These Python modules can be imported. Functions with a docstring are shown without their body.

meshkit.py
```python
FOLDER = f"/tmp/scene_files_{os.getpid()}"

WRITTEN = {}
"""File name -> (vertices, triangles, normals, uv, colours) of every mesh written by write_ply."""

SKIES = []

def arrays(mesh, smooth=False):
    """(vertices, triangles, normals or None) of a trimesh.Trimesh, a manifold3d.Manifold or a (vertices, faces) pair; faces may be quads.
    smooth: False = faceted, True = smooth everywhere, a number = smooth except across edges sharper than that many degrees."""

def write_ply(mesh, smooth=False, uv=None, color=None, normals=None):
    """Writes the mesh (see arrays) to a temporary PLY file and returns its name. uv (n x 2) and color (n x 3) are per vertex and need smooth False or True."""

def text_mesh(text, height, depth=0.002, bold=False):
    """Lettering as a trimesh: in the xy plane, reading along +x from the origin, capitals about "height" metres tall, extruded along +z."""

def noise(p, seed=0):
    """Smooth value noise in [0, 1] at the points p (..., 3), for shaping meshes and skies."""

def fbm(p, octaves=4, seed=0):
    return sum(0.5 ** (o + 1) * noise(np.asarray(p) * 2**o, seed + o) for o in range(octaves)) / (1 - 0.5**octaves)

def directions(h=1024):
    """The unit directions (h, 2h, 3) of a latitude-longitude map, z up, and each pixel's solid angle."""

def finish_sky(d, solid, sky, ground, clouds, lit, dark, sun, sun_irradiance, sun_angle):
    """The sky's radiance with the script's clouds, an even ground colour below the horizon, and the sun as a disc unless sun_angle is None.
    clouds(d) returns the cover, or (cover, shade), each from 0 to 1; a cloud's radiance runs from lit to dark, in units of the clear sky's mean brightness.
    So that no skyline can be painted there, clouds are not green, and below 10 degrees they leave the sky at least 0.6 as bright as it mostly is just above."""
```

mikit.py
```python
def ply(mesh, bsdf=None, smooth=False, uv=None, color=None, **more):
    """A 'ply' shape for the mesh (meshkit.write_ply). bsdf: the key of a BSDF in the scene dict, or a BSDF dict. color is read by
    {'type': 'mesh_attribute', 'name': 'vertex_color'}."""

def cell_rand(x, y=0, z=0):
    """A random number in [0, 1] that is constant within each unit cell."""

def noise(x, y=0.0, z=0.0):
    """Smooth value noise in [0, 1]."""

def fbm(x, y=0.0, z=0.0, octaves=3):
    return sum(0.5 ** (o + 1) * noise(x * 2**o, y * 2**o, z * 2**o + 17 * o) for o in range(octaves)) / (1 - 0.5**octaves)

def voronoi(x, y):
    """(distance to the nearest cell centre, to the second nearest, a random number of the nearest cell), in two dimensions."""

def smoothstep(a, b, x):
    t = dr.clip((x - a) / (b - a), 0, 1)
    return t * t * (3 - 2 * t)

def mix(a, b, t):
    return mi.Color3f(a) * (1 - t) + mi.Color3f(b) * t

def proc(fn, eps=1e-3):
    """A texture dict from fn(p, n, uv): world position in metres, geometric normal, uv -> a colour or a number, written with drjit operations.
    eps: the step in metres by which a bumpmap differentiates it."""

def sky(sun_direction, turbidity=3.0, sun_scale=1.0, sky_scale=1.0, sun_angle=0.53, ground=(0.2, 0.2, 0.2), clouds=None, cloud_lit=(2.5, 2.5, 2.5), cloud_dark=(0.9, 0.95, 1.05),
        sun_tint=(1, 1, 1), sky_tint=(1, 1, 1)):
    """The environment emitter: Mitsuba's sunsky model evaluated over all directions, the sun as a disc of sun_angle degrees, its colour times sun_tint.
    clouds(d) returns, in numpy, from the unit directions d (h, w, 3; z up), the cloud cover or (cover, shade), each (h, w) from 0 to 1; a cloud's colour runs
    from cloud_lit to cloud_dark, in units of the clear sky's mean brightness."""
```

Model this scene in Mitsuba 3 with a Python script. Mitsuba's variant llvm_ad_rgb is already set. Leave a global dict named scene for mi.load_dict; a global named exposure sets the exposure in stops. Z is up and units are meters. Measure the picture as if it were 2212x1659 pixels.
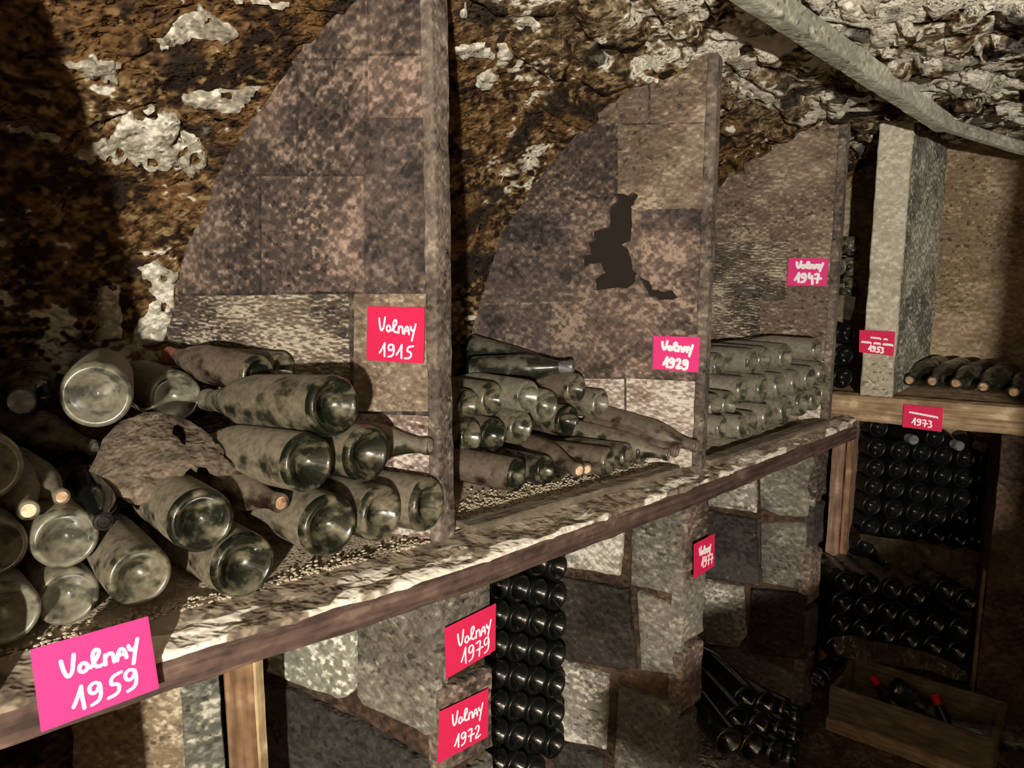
import math, random
import numpy as np
import trimesh
import mitsuba as mi
import drjit as dr
import mikit
import meshkit
from mikit import proc, noise, fbm, smoothstep, mix, voronoi
from shapely.geometry import Polygon, LineString, Point, box as sbox
from shapely.ops import unary_union
from shapely import affinity

T = mi.ScalarTransform4f
scene, labels = {}, {}
rnd = random.Random(7)
rng = np.random.default_rng(7)

# ------------------------------------------------------------------ camera
F, CX, CY = 1650.0, 1106.0, 829.5          # focal length in pixels of the 2212 x 1659 frame
PITCH, YAW = math.radians(9.2), math.radians(46.0)
C = np.array([0.0, 0.0, 1.57])
FW = np.array([-math.sin(YAW) * math.cos(PITCH), math.cos(YAW) * math.cos(PITCH), -math.sin(PITCH)])
FH = np.array([-math.sin(YAW), math.cos(YAW), 0.0])
RT = np.array([math.cos(YAW), math.sin(YAW), 0.0])
UP = np.cross(RT, FW)
Z = np.array([0, 0, 1.0])
scene['camera'] = {'type': 'perspective', 'fov': math.degrees(2 * math.atan(CX / F)), 'near_clip': 0.05, 'far_clip': 50.0,
                   'to_world': T().look_at(origin=C.tolist(), target=(C + FW).tolist(), up=[0, 0, 1])}
exposure = 0.0
# ------------------------------------------------------------------ light: one unseen bulb, placed behind the camera to light the cellar
LAMP = C - 1.6 * (FW + RT * (1180 - CX) / F - UP * (520 - CY) / F)
LAMP_POWER = 15000.0
LAMP_R = 0.03

# ------------------------------------------------------------------ pixel helpers: a pixel becomes a point on a real plane
def ray(x, y): return FW + RT * (x - CX) / F - UP * (y - CY) / F
def at_z(x, y, z): d = ray(x, y); return C + d * (z - C[2]) / d[2]
def on_plane(x, y, o, n): d = ray(x, y); return C + d * ((o - C) @ n) / (d @ n)
def at_depth(x, y, z): return C + ray(x, y) * z
def unit(v): v = np.asarray(v, float); return v / np.linalg.norm(v)

FLOOR = .12
SH = 1.07                                  # shelf height
tv = ray(-2000, 562); tv[2] = 0
TD = unit(tv)                              # direction of the partitions, from the front edge into the wall
ND = np.array([TD[1], -TD[0], 0.0])        # their normal, towards the next bay
ND = ND if ND[1] > 0 else -ND

class Plane:
    """vertical plane: u along the wall, z up, w towards the viewer"""
    def __init__(s, o, t=TD):
        s.o = np.array([o[0], o[1], 0.0]); s.t = unit(t); s.n = np.array([s.t[1], -s.t[0], 0.0])
        if s.n @ (C - s.o) < 0: s.n = -s.n
    def uz(s, x, y):
        p = on_plane(x, y, s.o, s.n); return np.array([(p - s.o) @ s.t, p[2]])
    def pt(s, u, z, w=0.0): return s.o + s.t * u + s.n * w + Z * z
    def poly(s, pts): return [s.uz(*p) for p in pts]
    def world(s, uzw):
        uzw = np.asarray(uzw, float); return s.o + uzw[:, :1] * s.t + uzw[:, 2:3] * s.n + uzw[:, 1:2] * Z

# ------------------------------------------------------------------ scene helpers
def key_for(name, parent=None):
    base = f'{parent}__{name}' if parent else name
    if base not in used: used.add(base); return base
    k = 1
    while f'{base}_{k:03d}' in used: k += 1
    used.add(f'{base}_{k:03d}'); return f'{base}_{k:03d}'
used = set()
def thing(name, label, cat, group=None):
    k = key_for(name); labels[k] = {'label': label, 'category': cat}
    if group: labels[k]['group'] = group
    return k
def obj(name, mesh, bsdf, parent=None, smooth=False, label=None, uv=None, kind=None, **more):
    k = key_for(name, parent)
    scene[k] = mesh if isinstance(mesh, dict) else mikit.ply(mesh, bsdf, smooth=smooth, uv=uv, **more)
    if label or kind:
        labels.setdefault(k, {})
        if label: labels[k]['label'] = label
        if kind: labels[k]['kind'] = kind
    return k
def struct(name, mesh, bsdf, label=None, **k):
    k2 = obj(name, mesh, bsdf, **k); labels[k2] = {'kind': 'structure'}
    if label: labels[k2]['label'] = label
    return k2

def fix(m):
    if m.volume < 0: m.invert()
    return m
def prism(plane, pts, w0, w1):
    poly = pts if isinstance(pts, Polygon) else Polygon(pts)
    poly = poly.buffer(0)
    parts = []
    for g in getattr(poly, 'geoms', [poly]):
        if g.area < 1e-6: continue
        m = trimesh.creation.extrude_polygon(g, w1 - w0, engine='earcut')
        v = np.column_stack([m.vertices[:, 0], m.vertices[:, 1], m.vertices[:, 2] + w0])
        parts.append(fix(trimesh.Trimesh(plane.world(v), m.faces, process=False)))
    return trimesh.util.concatenate(parts)
def densify(pts, step):
    out = []
    for a, b in zip(pts, list(pts[1:]) + [pts[0]]):
        a, b = np.asarray(a, float), np.asarray(b, float)
        n = max(1, int(np.linalg.norm(b - a) / step))
        out += [a + (b - a) * i / n for i in range(n)]
    return np.array(out)
def rough_block(plane, pts, w0, w1, step=.016, wob=.0035, relief=.004, seed=0, bevel=.006):
    """a rough stone: wobbly outline, rounded arris, uneven face"""
    P = densify(list(pts), step); n = len(P)
    q = np.column_stack([P, np.full(n, seed * 3.1)])
    P = P + wob * 2 * np.column_stack([meshkit.fbm(q * 55, 3, 1) - .5, meshkit.fbm(q * 55, 3, 2) - .5])
    c = P.mean(0); d = c - P; L = np.linalg.norm(d, axis=1, keepdims=True)
    rings = [(P, w0), (P, w1 - bevel), (P + d / L * bevel, w1), (P + d * .35, w1), (P + d * .7, w1)]
    V, Fc = [], []
    for i, (r, w) in enumerate(rings):
        h = (meshkit.fbm(np.column_stack([r, np.full(n, seed * 1.7)]) * 30, 3, 5) - .5) * 2 * relief if i >= 2 else np.zeros(n)
        if i == 1: h = (meshkit.noise(np.column_stack([r, np.full(n, seed)]) * 60) - .5) * bevel
        V.append(np.column_stack([r, w + h]))
    V.append(np.array([[c[0], c[1], w1]]))
    for i in range(len(rings) - 1):
        for j in range(n):
            a, b = i * n + j, i * n + (j + 1) % n
            Fc += [[a, b, b + n], [a, b + n, a + n]]
    o = (len(rings) - 1) * n
    for j in range(n): Fc.append([o + j, o + (j + 1) % n, len(rings) * n])
    V = plane.world(np.vstack(V))
    m = trimesh.Trimesh(V, Fc, process=False)
    a = np.cross(m.vertices[m.faces[-1][1]] - m.vertices[m.faces[-1][0]], m.vertices[m.faces[-1][2]] - m.vertices[m.faces[-1][0]])
    if a @ plane.n < 0: m.invert()
    return m
def obox(o, a, b, c):
    """box from corner o with edge vectors a, b, c"""
    o, a, b, c = (np.asarray(x, float) for x in (o, a, b, c))
    v = np.array([o + i * a + j * b + k * c for i in (0, 1) for j in (0, 1) for k in (0, 1)])
    m = trimesh.Trimesh(v, [[0, 1, 3], [0, 3, 2], [4, 6, 7], [4, 7, 5], [0, 4, 5], [0, 5, 1], [2, 3, 7], [2, 7, 6], [0, 2, 6], [0, 6, 4], [1, 5, 7], [1, 7, 3]], process=False)
    return fix(m)
def board(o, a, b, c, amp=.0015, step=.03, seed=0, bev=.003):
    """a worn board or beam: subdivided box with rounded arrises and slight unevenness"""
    o, a, b, c = (np.asarray(x, float) for x in (o, a, b, c))
    L = [np.linalg.norm(x) for x in (a, b, c)]
    m = trimesh.creation.box((1, 1, 1))
    grid = [np.unique(np.clip(np.concatenate([[0, bev, l - bev, l], np.arange(step, l - step * .5, step)]), 0, l)) for l in L]
    V, Fc = [], []
    for ax in range(3):
        u, v = [k for k in range(3) if k != ax]
        for side in (0, 1):
            g = np.stack(np.meshgrid(grid[u], grid[v], indexing='ij'), -1)
            nu, nv = g.shape[:2]
            p = np.zeros((nu, nv, 3)); p[..., u] = g[..., 0]; p[..., v] = g[..., 1]; p[..., ax] = side * L[ax]
            i, j = np.meshgrid(np.arange(nu - 1), np.arange(nv - 1), indexing='ij')
            k = (i * nv + j).ravel() + sum(len(x) for x in V)
            V.append(p.reshape(-1, 3)); Fc += [np.column_stack([k, k + nv, k + nv + 1]), np.column_stack([k, k + nv + 1, k + 1])]
            if (side == 0) != (ax == 1): Fc[-2] = Fc[-2][:, ::-1]; Fc[-1] = Fc[-1][:, ::-1]
    V = np.vstack(V); Fc = np.vstack(Fc)
    Lm = np.array(L); dist = np.minimum(V, Lm - V)
    near = (dist < 1e-9).sum(1)
    for k in np.nonzero(near >= 2)[0]:
        for ax in range(3):
            if dist[k, ax] < 1e-9: V[k, ax] += bev * .45 * (1 if V[k, ax] < Lm[ax] / 2 else -1)
    E = np.column_stack([unit(a), unit(b), unit(c)])
    W = o + V @ E.T
    W = W + amp * 2 * np.column_stack([meshkit.fbm(W * 22 + seed, 3, s) - .5 for s in (1, 2, 3)])
    m = trimesh.Trimesh(W, Fc, process=False); m.merge_vertices()
    return fix(m)
def tube(pts, r, n=12, cap=True):
    pts = np.asarray(pts, float); V, Fc = [], []
    r = np.broadcast_to(r, (len(pts),))
    t = np.gradient(pts, axis=0); t /= np.linalg.norm(t, axis=1, keepdims=True)
    ref = np.array([0, 0, 1.0]) if abs(t[0][2]) < .9 else np.array([1.0, 0, 0])
    for i, p in enumerate(pts):
        a = unit(np.cross(t[i], ref)); b = np.cross(t[i], a)
        for k in range(n):
            V.append(p + r[i] * (math.cos(2 * math.pi * k / n) * a + math.sin(2 * math.pi * k / n) * b))
    for i in range(len(pts) - 1):
        for k in range(n):
            a0, a1 = i * n + k, i * n + (k + 1) % n
            Fc += [[a0, a1, a1 + n], [a0, a1 + n, a0 + n]]
    if cap:
        V += [pts[0], pts[-1]]
        for k in range(n):
            Fc += [[len(V) - 2, (k + 1) % n, k], [len(V) - 1, (len(pts) - 1) * n + k, (len(pts) - 1) * n + (k + 1) % n]]
    m = trimesh.Trimesh(np.array(V), Fc, process=False)
    return fix(m)
def lathe(profile, n=36):
    p = np.asarray(profile, float); V, Fc = [], []
    for r, z in p:
        for k in range(n): V.append([r * math.cos(2 * math.pi * k / n), r * math.sin(2 * math.pi * k / n), z])
    for i in range(len(p) - 1):
        for k in range(n):
            a, b = i * n + k, i * n + (k + 1) % n
            Fc += [[a, b, b + n], [a, b + n, a + n]]
    return trimesh.Trimesh(np.array(V), Fc, process=False)
def grid_mesh(P):
    """(n, m, 3) points as a sheet"""
    n, m = P.shape[:2]
    i, j = np.meshgrid(np.arange(n - 1), np.arange(m - 1), indexing='ij')
    k = (i * m + j).ravel()
    return P.reshape(-1, 3), np.vstack([np.column_stack([k, k + m, k + m + 1]), np.column_stack([k, k + m + 1, k + 1])])

# ------------------------------------------------------------------ materials
def two(b): return {'type': 'twosided', 'b': b}
def rough(col, r=.9, bump=None, scale=1.0, eps=.002, spec=.25, **k):
    b = {'type': 'principled', 'base_color': col if isinstance(col, dict) else {'type': 'rgb', 'value': list(col)}, 'roughness': r, 'specular': spec, **k}
    if bump: b = {'type': 'bumpmap', 'arbitrary': proc(bump, eps), 'scale': scale, 'bsdf': b}
    return two(b)
def K(x): return dr.opaque(mi.Float, float(x))      # constants as data, so that alike materials compile once
def col3(c): return mi.Color3f(*[K(x) for x in c])

def vault_colour(p, n, uv):
    big = fbm(p.x * 5 + 3, p.y * 5, p.z * 5, 3)
    mid = fbm(p.x * 17, p.y * 17, p.z * 17 + 5, 3)
    fine = fbm(p.x * 75, p.y * 75, p.z * 75, 2)
    c = mix(col3((.016, .009, .005)), col3((.150, .080, .030)), smoothstep(.36, .62, mid * .5 + fine * .5))
    c = mix(c, col3((.24, .165, .080)), smoothstep(.52, .68, big * .4 + fine * .6))
    top = smoothstep(1.74, 2.0, p.z) * smoothstep(-1.24, -.92, p.x)
    c = mix(c, mix(col3((.12, .088, .048)), col3((.46, .39, .26)), smoothstep(.3, .7, fine)), top * .8 * smoothstep(.3, .5, mid))
    m = big * .45 + mid * .35 + fine * .2
    w = smoothstep(.60, .64, m + .12 * top)
    c = mix(c, mix(col3((.36, .34, .27)), col3((.80, .77, .66)), fine * .6 + mid * .4), w)
    s = smoothstep(.60, .68, fbm(p.x * 9 + 40, p.y * 9, p.z * 9, 3))
    return mix(c, col3((.014, .010, .008)), s * .85)
def grain_bump(p, n, uv):
    return noise(p.x * 70, p.y * 70, p.z * 70) * .65 + noise(p.x * 200, p.y * 200, p.z * 200) * .35
scene['vault_stone'] = rough(proc(vault_colour), .95, grain_bump, .028)

def plaster(base, dark, pale, streak=0.0, seed=0.0, pale_at=.60, patch=1.0):
    """blotchy aged surface: hand-sized dark and light areas, grit, pits and pale flecks"""
    base, dark, pale, seed, zf, pale_at, patch = *map(col3, (base, dark, pale)), K(seed), K(95 + 150 * streak), K(pale_at), K(patch)
    def f(p, n, uv):
        large = fbm(p.x * 4.3 + seed, p.y * 4.3, p.z * 4.3, 2)
        mid = fbm(p.x * 17 + seed, p.y * 17, p.z * 17, 3)
        fine = fbm(p.x * 95, p.y * 95, p.z * zf + seed, 3)
        t = smoothstep(.40, .60, large * .55 * patch + mid * (1 - .55 * patch))
        g = smoothstep(.30, .66, fine)
        c = mix(dark, base, dr.clip(t * .75 + (g - .5) * .75 + .12, 0, 1))
        c = mix(c, pale, smoothstep(pale_at - .06, pale_at + .08, fine * .55 + mid * .30 + large * .15) * .85)
        return mix(c, dark * .35, smoothstep(.60, .76, fbm(p.x * 90 + seed + 9, p.y * 90, p.z * 90, 2)) * smoothstep(.62, .40, large) * .8)
    return f
def rib_bump(p, n, uv):
    return dr.sin(p.z * 2 * math.pi / .0095) * .12 + noise(p.x * 90, p.y * 90, p.z * 90)
PL = {
    'plaster_pink': ((.200, .140, .112), (.062, .047, .042), (.38, .28, .225), 0, 1.0, .57),
    'plaster_dark': ((.105, .079, .069), (.030, .025, .024), (.24, .18, .15), 0, 1.0, .61),
    'plaster_brown': ((.150, .108, .086), (.044, .034, .030), (.31, .235, .185), 0, 1.0, .58),
    'plaster_tan': ((.235, .185, .135), (.120, .085, .062), (.42, .35, .26), .3, 13.0, .60),
    'clay_ribbed': ((.215, .170, .125), (.060, .048, .040), (.52, .46, .36), 1, 17.0, .56),
    'clay_white': ((.40, .33, .28), (.17, .115, .095), (.66, .61, .54), .4, 21.0, .54),
    'edge_render': ((.185, .148, .120), (.075, .060, .052), (.33, .28, .23), 0, 25.0, .62),
}
for k, (a, b, c, st, sd, pa) in PL.items():
    scene[k] = rough(proc(plaster(a, b, c, st, sd, pa)), .92, rib_bump if st == 1 else grain_bump, .008 if st == 1 else .010)
def stone_mat(base, dark, pale, seed, pale_at):
    return rough(proc(plaster(base, dark, pale, 0, seed, pale_at)), .95, grain_bump, .012)
scene['block_pale'] = stone_mat((.42, .40, .34), (.24, .22, .18), (.74, .70, .60), 31., .54)
scene['block_grey'] = stone_mat((.185, .170, .140), (.090, .080, .066), (.36, .33, .27), 37., .62)
scene['block_dark'] = stone_mat((.060, .055, .049), (.026, .023, .020), (.30, .28, .23), 41., .70)
scene['block_soot'] = stone_mat((.042, .034, .028), (.016, .013, .011), (.12, .095, .075), 43., .66)
scene['block_lichen'] = stone_mat((.27, .27, .215), (.15, .145, .11), (.85, .83, .74), 47., .60)
scene['mortar_brown'] = stone_mat((.085, .052, .033), (.032, .020, .014), (.16, .105, .070), 53., .64)
scene['hollow_dark'] = rough((.022, .016, .013), 1.0)
scene['wall_warm'] = stone_mat((.33, .25, .165), (.20, .140, .088), (.46, .37, .26), 57., .58)
scene['wall_bright'] = stone_mat((.42, .34, .23), (.22, .16, .10), (.66, .58, .44), 59., .55)
scene['post_plaster'] = stone_mat((.50, .46, .36), (.36, .33, .25), (.66, .62, .51), 61., .58)
scene['post_side'] = stone_mat((.29, .285, .225), (.10, .10, .082), (.62, .60, .50), 63., .58)
scene['lime_and_light_white'] = stone_mat((.52, .49, .40), (.26, .235, .18), (.80, .77, .67), 65., .56)
scene['floor_dirt'] = stone_mat((.115, .082, .052), (.045, .032, .022), (.22, .165, .11), 67., .60)

def wood(c0, c1, c2, ax, seed=0.):
    c0, c1, c2 = map(col3, (c0, c1, c2)); ax = [K(x) for x in ax]; seed = K(seed)
    def f(p, n, uv):
        along = p.x * ax[0] + p.y * ax[1] + p.z * ax[2]
        q = [p.x - along * ax[0], p.y - along * ax[1], p.z - along * ax[2]]
        s = [v * 120 + along * a * 6 + seed for v, a in zip(q, ax)]
        g = fbm(s[0], s[1], s[2], 3); d = fbm(p.x * 30 + seed, p.y * 30, p.z * 30, 3)
        c = mix(c0, c1, smoothstep(.3, .65, g * .6 + d * .4))
        return mix(c, c2, smoothstep(.58, .70, d * .7 + g * .3))
    return f
SD = unit((.02, 1, 0))
scene['beam_wood'] = rough(proc(wood((.040, .025, .021), (.105, .066, .054), (.155, .105, .082), SD)), .85, grain_bump, .004)
scene['plank_wood'] = rough(proc(wood((.10, .058, .032), (.23, .135, .075), (.30, .20, .12), Z, 3.)), .85, grain_bump, .003)
scene['plank_pale'] = rough(proc(wood((.25, .17, .09), (.46, .34, .19), (.56, .45, .29), Z, 4.)), .85, grain_bump, .003)
scene['frame_wood'] = rough(proc(wood((.13, .075, .052), (.27, .17, .125), (.36, .26, .20), Z, 7.)), .88, grain_bump, .004)
scene['lintel_wood'] = rough(proc(wood((.20, .13, .075), (.38, .27, .165), (.52, .41, .27), -TD, 8.)), .9, grain_bump, .006)
scene['crate_wood'] = rough(proc(wood((.085, .062, .040), (.165, .120, .078), (.22, .165, .11), -TD, 9.)), .85, grain_bump, .002)
scene['batten_wood'] = rough(proc(wood((.080, .066, .050), (.165, .135, .10), (.24, .205, .155), SD, 11.)), .9, grain_bump, .005)

def ledge_colour(p, n, uv):
    f = fbm(p.x * 60, p.y * 60, p.z * 60, 3); g = fbm(p.x * 34 + 7, p.y * 11, 3.0, 4)
    c = mix(col3((.085, .066, .048)), col3((.26, .21, .155)), smoothstep(.3, .65, f))
    far = smoothstep(.30, .75, uv.y)
    c = mix(c, col3((.37, .315, .24)), smoothstep(.45, .62, fbm(p.x * 12, p.y * 9 + 4, 1.0, 3)) * (1 - far) * .8)
    crust = smoothstep(.53, .60, g + .11 * far - .06) * smoothstep(.25, .55, uv.y)
    return mix(c, mix(col3((.55, .50, .40)), col3((.92, .88, .78)), f), crust)
scene['ledge_cement'] = rough(proc(ledge_colour), .92, grain_bump, .010)
def sand_colour(p, n, uv):
    f = noise(p.x * 260, p.y * 260, p.z * 260); g = fbm(p.x * 20, p.y * 20, p.z * 20, 3)
    return mix(mix(col3((.24, .19, .125)), col3((.60, .52, .39)), f), col3((.14, .105, .07)), smoothstep(.55, .72, g) * .6)
scene['sand'] = rough(proc(sand_colour), .95, lambda p, n, uv: noise(p.x * 260, p.y * 260, p.z * 260), .004, eps=.001)

GREEN = (.012, .0135, .008)
def dusty(bias, dust, glass=GREEN, seed=0., rmin=.10, rmax=.75, up=.20, sc=34.):
    glass, d0 = col3(glass), col3(dust)
    bias, seed, rmin, rmax, up, sc = map(K, (bias, seed, rmin, rmax, up * .5, sc))
    def mask(p, n):
        m = fbm(p.x * sc + seed, p.y * sc, p.z * sc, 4) + up * n.z + bias
        return smoothstep(.36, .64, m)
    def c(p, n, uv):
        f = fbm(p.x * 130, p.y * 130, p.z * 130 + seed, 2)
        return mix(glass, d0 * (.55 + .9 * f), mask(p, n) * .96)
    def r(p, n, uv): return rmin + (rmax - rmin) * mask(p, n)
    return two({'type': 'principled', 'base_color': proc(c), 'roughness': proc(r), 'specular': .7, 'clearcoat': .5, 'clearcoat_gloss': .93})
scene['glass_dusty'] = dusty(.08, (.112, .096, .064), seed=2.)
scene['glass_caked'] = dusty(.17, (.135, .115, .080), seed=8.)
scene['glass_grey'] = dusty(.17, (.165, .148, .112), glass=(.045, .043, .033), seed=14.)
scene['glass_brown'] = dusty(.08, (.098, .073, .050), glass=(.014, .009, .006), seed=20.)
scene['glass_dark'] = dusty(-.12, (.085, .075, .055), seed=26., rmin=.07)
scene['glass_black'] = dusty(-.34, (.04, .037, .029), glass=(.0045, .005, .004), seed=32., rmin=.045)
scene['base_dusty'] = dusty(.02, (.125, .112, .074), seed=4., rmin=.05, rmax=.30, up=0., sc=52.)
scene['base_grey'] = dusty(.08, (.155, .145, .105), glass=(.034, .034, .025), seed=10., rmin=.06, rmax=.28, up=0., sc=46.)
scene['base_clear'] = dusty(-.12, (.115, .104, .068), glass=(.006, .008, .004), seed=16., rmin=.04, rmax=.35, up=0., sc=48.)
scene['base_black'] = dusty(-.36, (.04, .037, .028), glass=(.004, .0045, .0035), seed=22., rmin=.045, up=0.)
scene['cork_pale'] = rough(proc(plaster((.62, .43, .27), (.34, .20, .115), (.78, .60, .42), 0, 71., .56)), .9)
scene['cork_grey'] = rough(proc(plaster((.17, .155, .125), (.08, .07, .055), (.27, .25, .21), 0, 73., .56)), .9)
scene['foil_red'] = rough((.23, .075, .055), .55)
scene['foil_bright_red'] = rough((.55, .012, .012), .5)
scene['foil_pewter'] = two({'type': 'principled', 'base_color': proc(plaster((.27, .265, .26), (.11, .11, .11), (.44, .44, .43), 0, 77., .6)), 'roughness': .45, 'metallic': .5})
scene['dried_mud'] = rough(proc(plaster((.135, .105, .076), (.055, .042, .032), (.215, .175, .13), 0, 81., .62)), .95, grain_bump, .014)
scene['paper_pink'] = rough((.70, .040, .210), .75)
scene['paper_red'] = rough((.62, .018, .085), .75)
scene['paint_white'] = rough((.86, .83, .86), .7)
scene['conduit_paint'] = rough(proc(plaster((.46, .46, .37), (.27, .27, .215), (.66, .65, .56), 0, 87., .60)), .8, grain_bump, .003)
scene['iron_dark'] = rough((.02, .018, .016), .6)
scene['film_clear'] = {'type': 'blendbsdf', 'weight': .30, 'a': {'type': 'thindielectric'},
                       'b': two({'type': 'principled', 'base_color': {'type': 'rgb', 'value': [.16, .13, .085]}, 'roughness': .15, 'specular': .9})}
scene['pebble'] = rough((.50, .43, .32), .9)
scene['bulb_glass'] = rough((.8, .8, .8), .5)

# ------------------------------------------------------------------ layout read from the photograph
def line_in(y): return np.interp(y, [-4, .2, 1.0, 1.7, 3.2], [-1.10, -1.10, -1.035, -.99, -1.01])    # inner edge of the ledge
def line_out(y): return np.interp(y, [-4, .14, .35, .78, 1.55, 2.28, 3.2], [-1.005, -1.005, -.99, -.95, -.94, -.955, -.97])
PART = [  # bottom corner of the face, far corner, both on the shelf
    dict(near=at_z(945, 1168, SH), far=at_z(985, 1152, SH)),
    dict(near=at_z(1508, 1012, SH), far=at_z(1528, 1004, SH)),
    dict(near=at_z(1783, 908, SH), far=at_z(1799, 899, SH)),
]
for q in PART:
    q['pl'] = Plane(q['near']); q['th'] = float(np.linalg.norm((q['far'] - q['near'])[:2]))
CURVE_PX = [[(374, 860), (380, 740), (400, 580), (440, 470), (540, 300), (640, 150), (740, 20)],
            [(1020, 860), (1040, 715), (1100, 520), (1190, 390), (1300, 265), (1400, 195), (1575, 128)],
            [(1560, 380), (1650, 330), (1750, 285), (1822, 262)]]
for q, c in zip(PART, CURVE_PX): q['curve'] = [q['pl'].uz(*p) for p in c]

# the vault: one quarter ellipse on the left fitted to each partition's cut, blended along the cellar
from scipy.optimize import least_squares
def ell(par, u):
    a, b, uc, zc = par; return zc + b * np.sqrt(np.maximum(1e-4, 1 - ((u - uc) / a) ** 2))
def fit(pts):
    P = np.array(pts)
    def err(x):
        a, uc, b, zc = x
        return np.concatenate([np.sqrt(((P[:, 0] - uc) / a) ** 2 + ((P[:, 1] - zc) / b) ** 2) - 1, [(a - 1.0) * .02, (uc + .35) * .05, (zc - 1.25) * .05, (b - .85) * .02]])
    return least_squares(err, [1.0, -.3, .85, 1.25]).x
FITS = [fit(PART[0]['curve']), fit(PART[1]['curve'])]
third = [(u, z) for u, z in PART[2]['curve']]
FITS.append(fit(third + [(u - .02, z - .01) for u, z in PART[1]['curve'][:4]]))
YS = [q['near'][1] for q in PART]
def vault(yf, th):
    """yf: where the section's partition line meets the shelf front; th: 0 = springing of the left wall, pi/2 = crown; > pi/2 runs on flat to the right"""
    yf, th = np.broadcast_arrays(np.asarray(yf, float), np.asarray(th, float))
    a, uc, b, zc = (np.interp(yf, YS, [f[k] for f in FITS]) for k in range(4))
    t = np.clip(th, 0, math.pi / 2)
    u, z = uc + a * np.cos(t), zc + b * np.sin(t)
    over = np.maximum(th - math.pi / 2, 0) * a
    flat = 1.6
    u = u - np.minimum(over, flat)
    t2 = np.clip((over - flat) / a, 0, math.pi / 2)
    u = u - a * np.sin(t2); z = np.where(over > flat, zc + b * np.cos(t2), z)
    under = np.minimum(th, 0) * a
    z = z + under
    z = np.maximum(z, -.05)
    P = np.stack([line_in(yf), yf, np.zeros_like(yf)], -1) + u[..., None] * TD
    P[..., 2] = z
    return P
def vault_normal(yf, th):
    e = 1e-3
    n = np.cross(vault(yf + e, th) - vault(yf - e, th), vault(yf, th + e) - vault(yf, th - e))
    n /= np.linalg.norm(n, axis=-1, keepdims=True) + 1e-12
    s = np.sign(((C + np.array([0, .8, -.2])) - vault(yf, th)) * n).sum(-1, keepdims=True)
    inw = ((np.array([0.3, 1.2, 1.2]) - vault(yf, th)) * n).sum(-1, keepdims=True)
    return np.where(inw < 0, -n, n)
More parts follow.
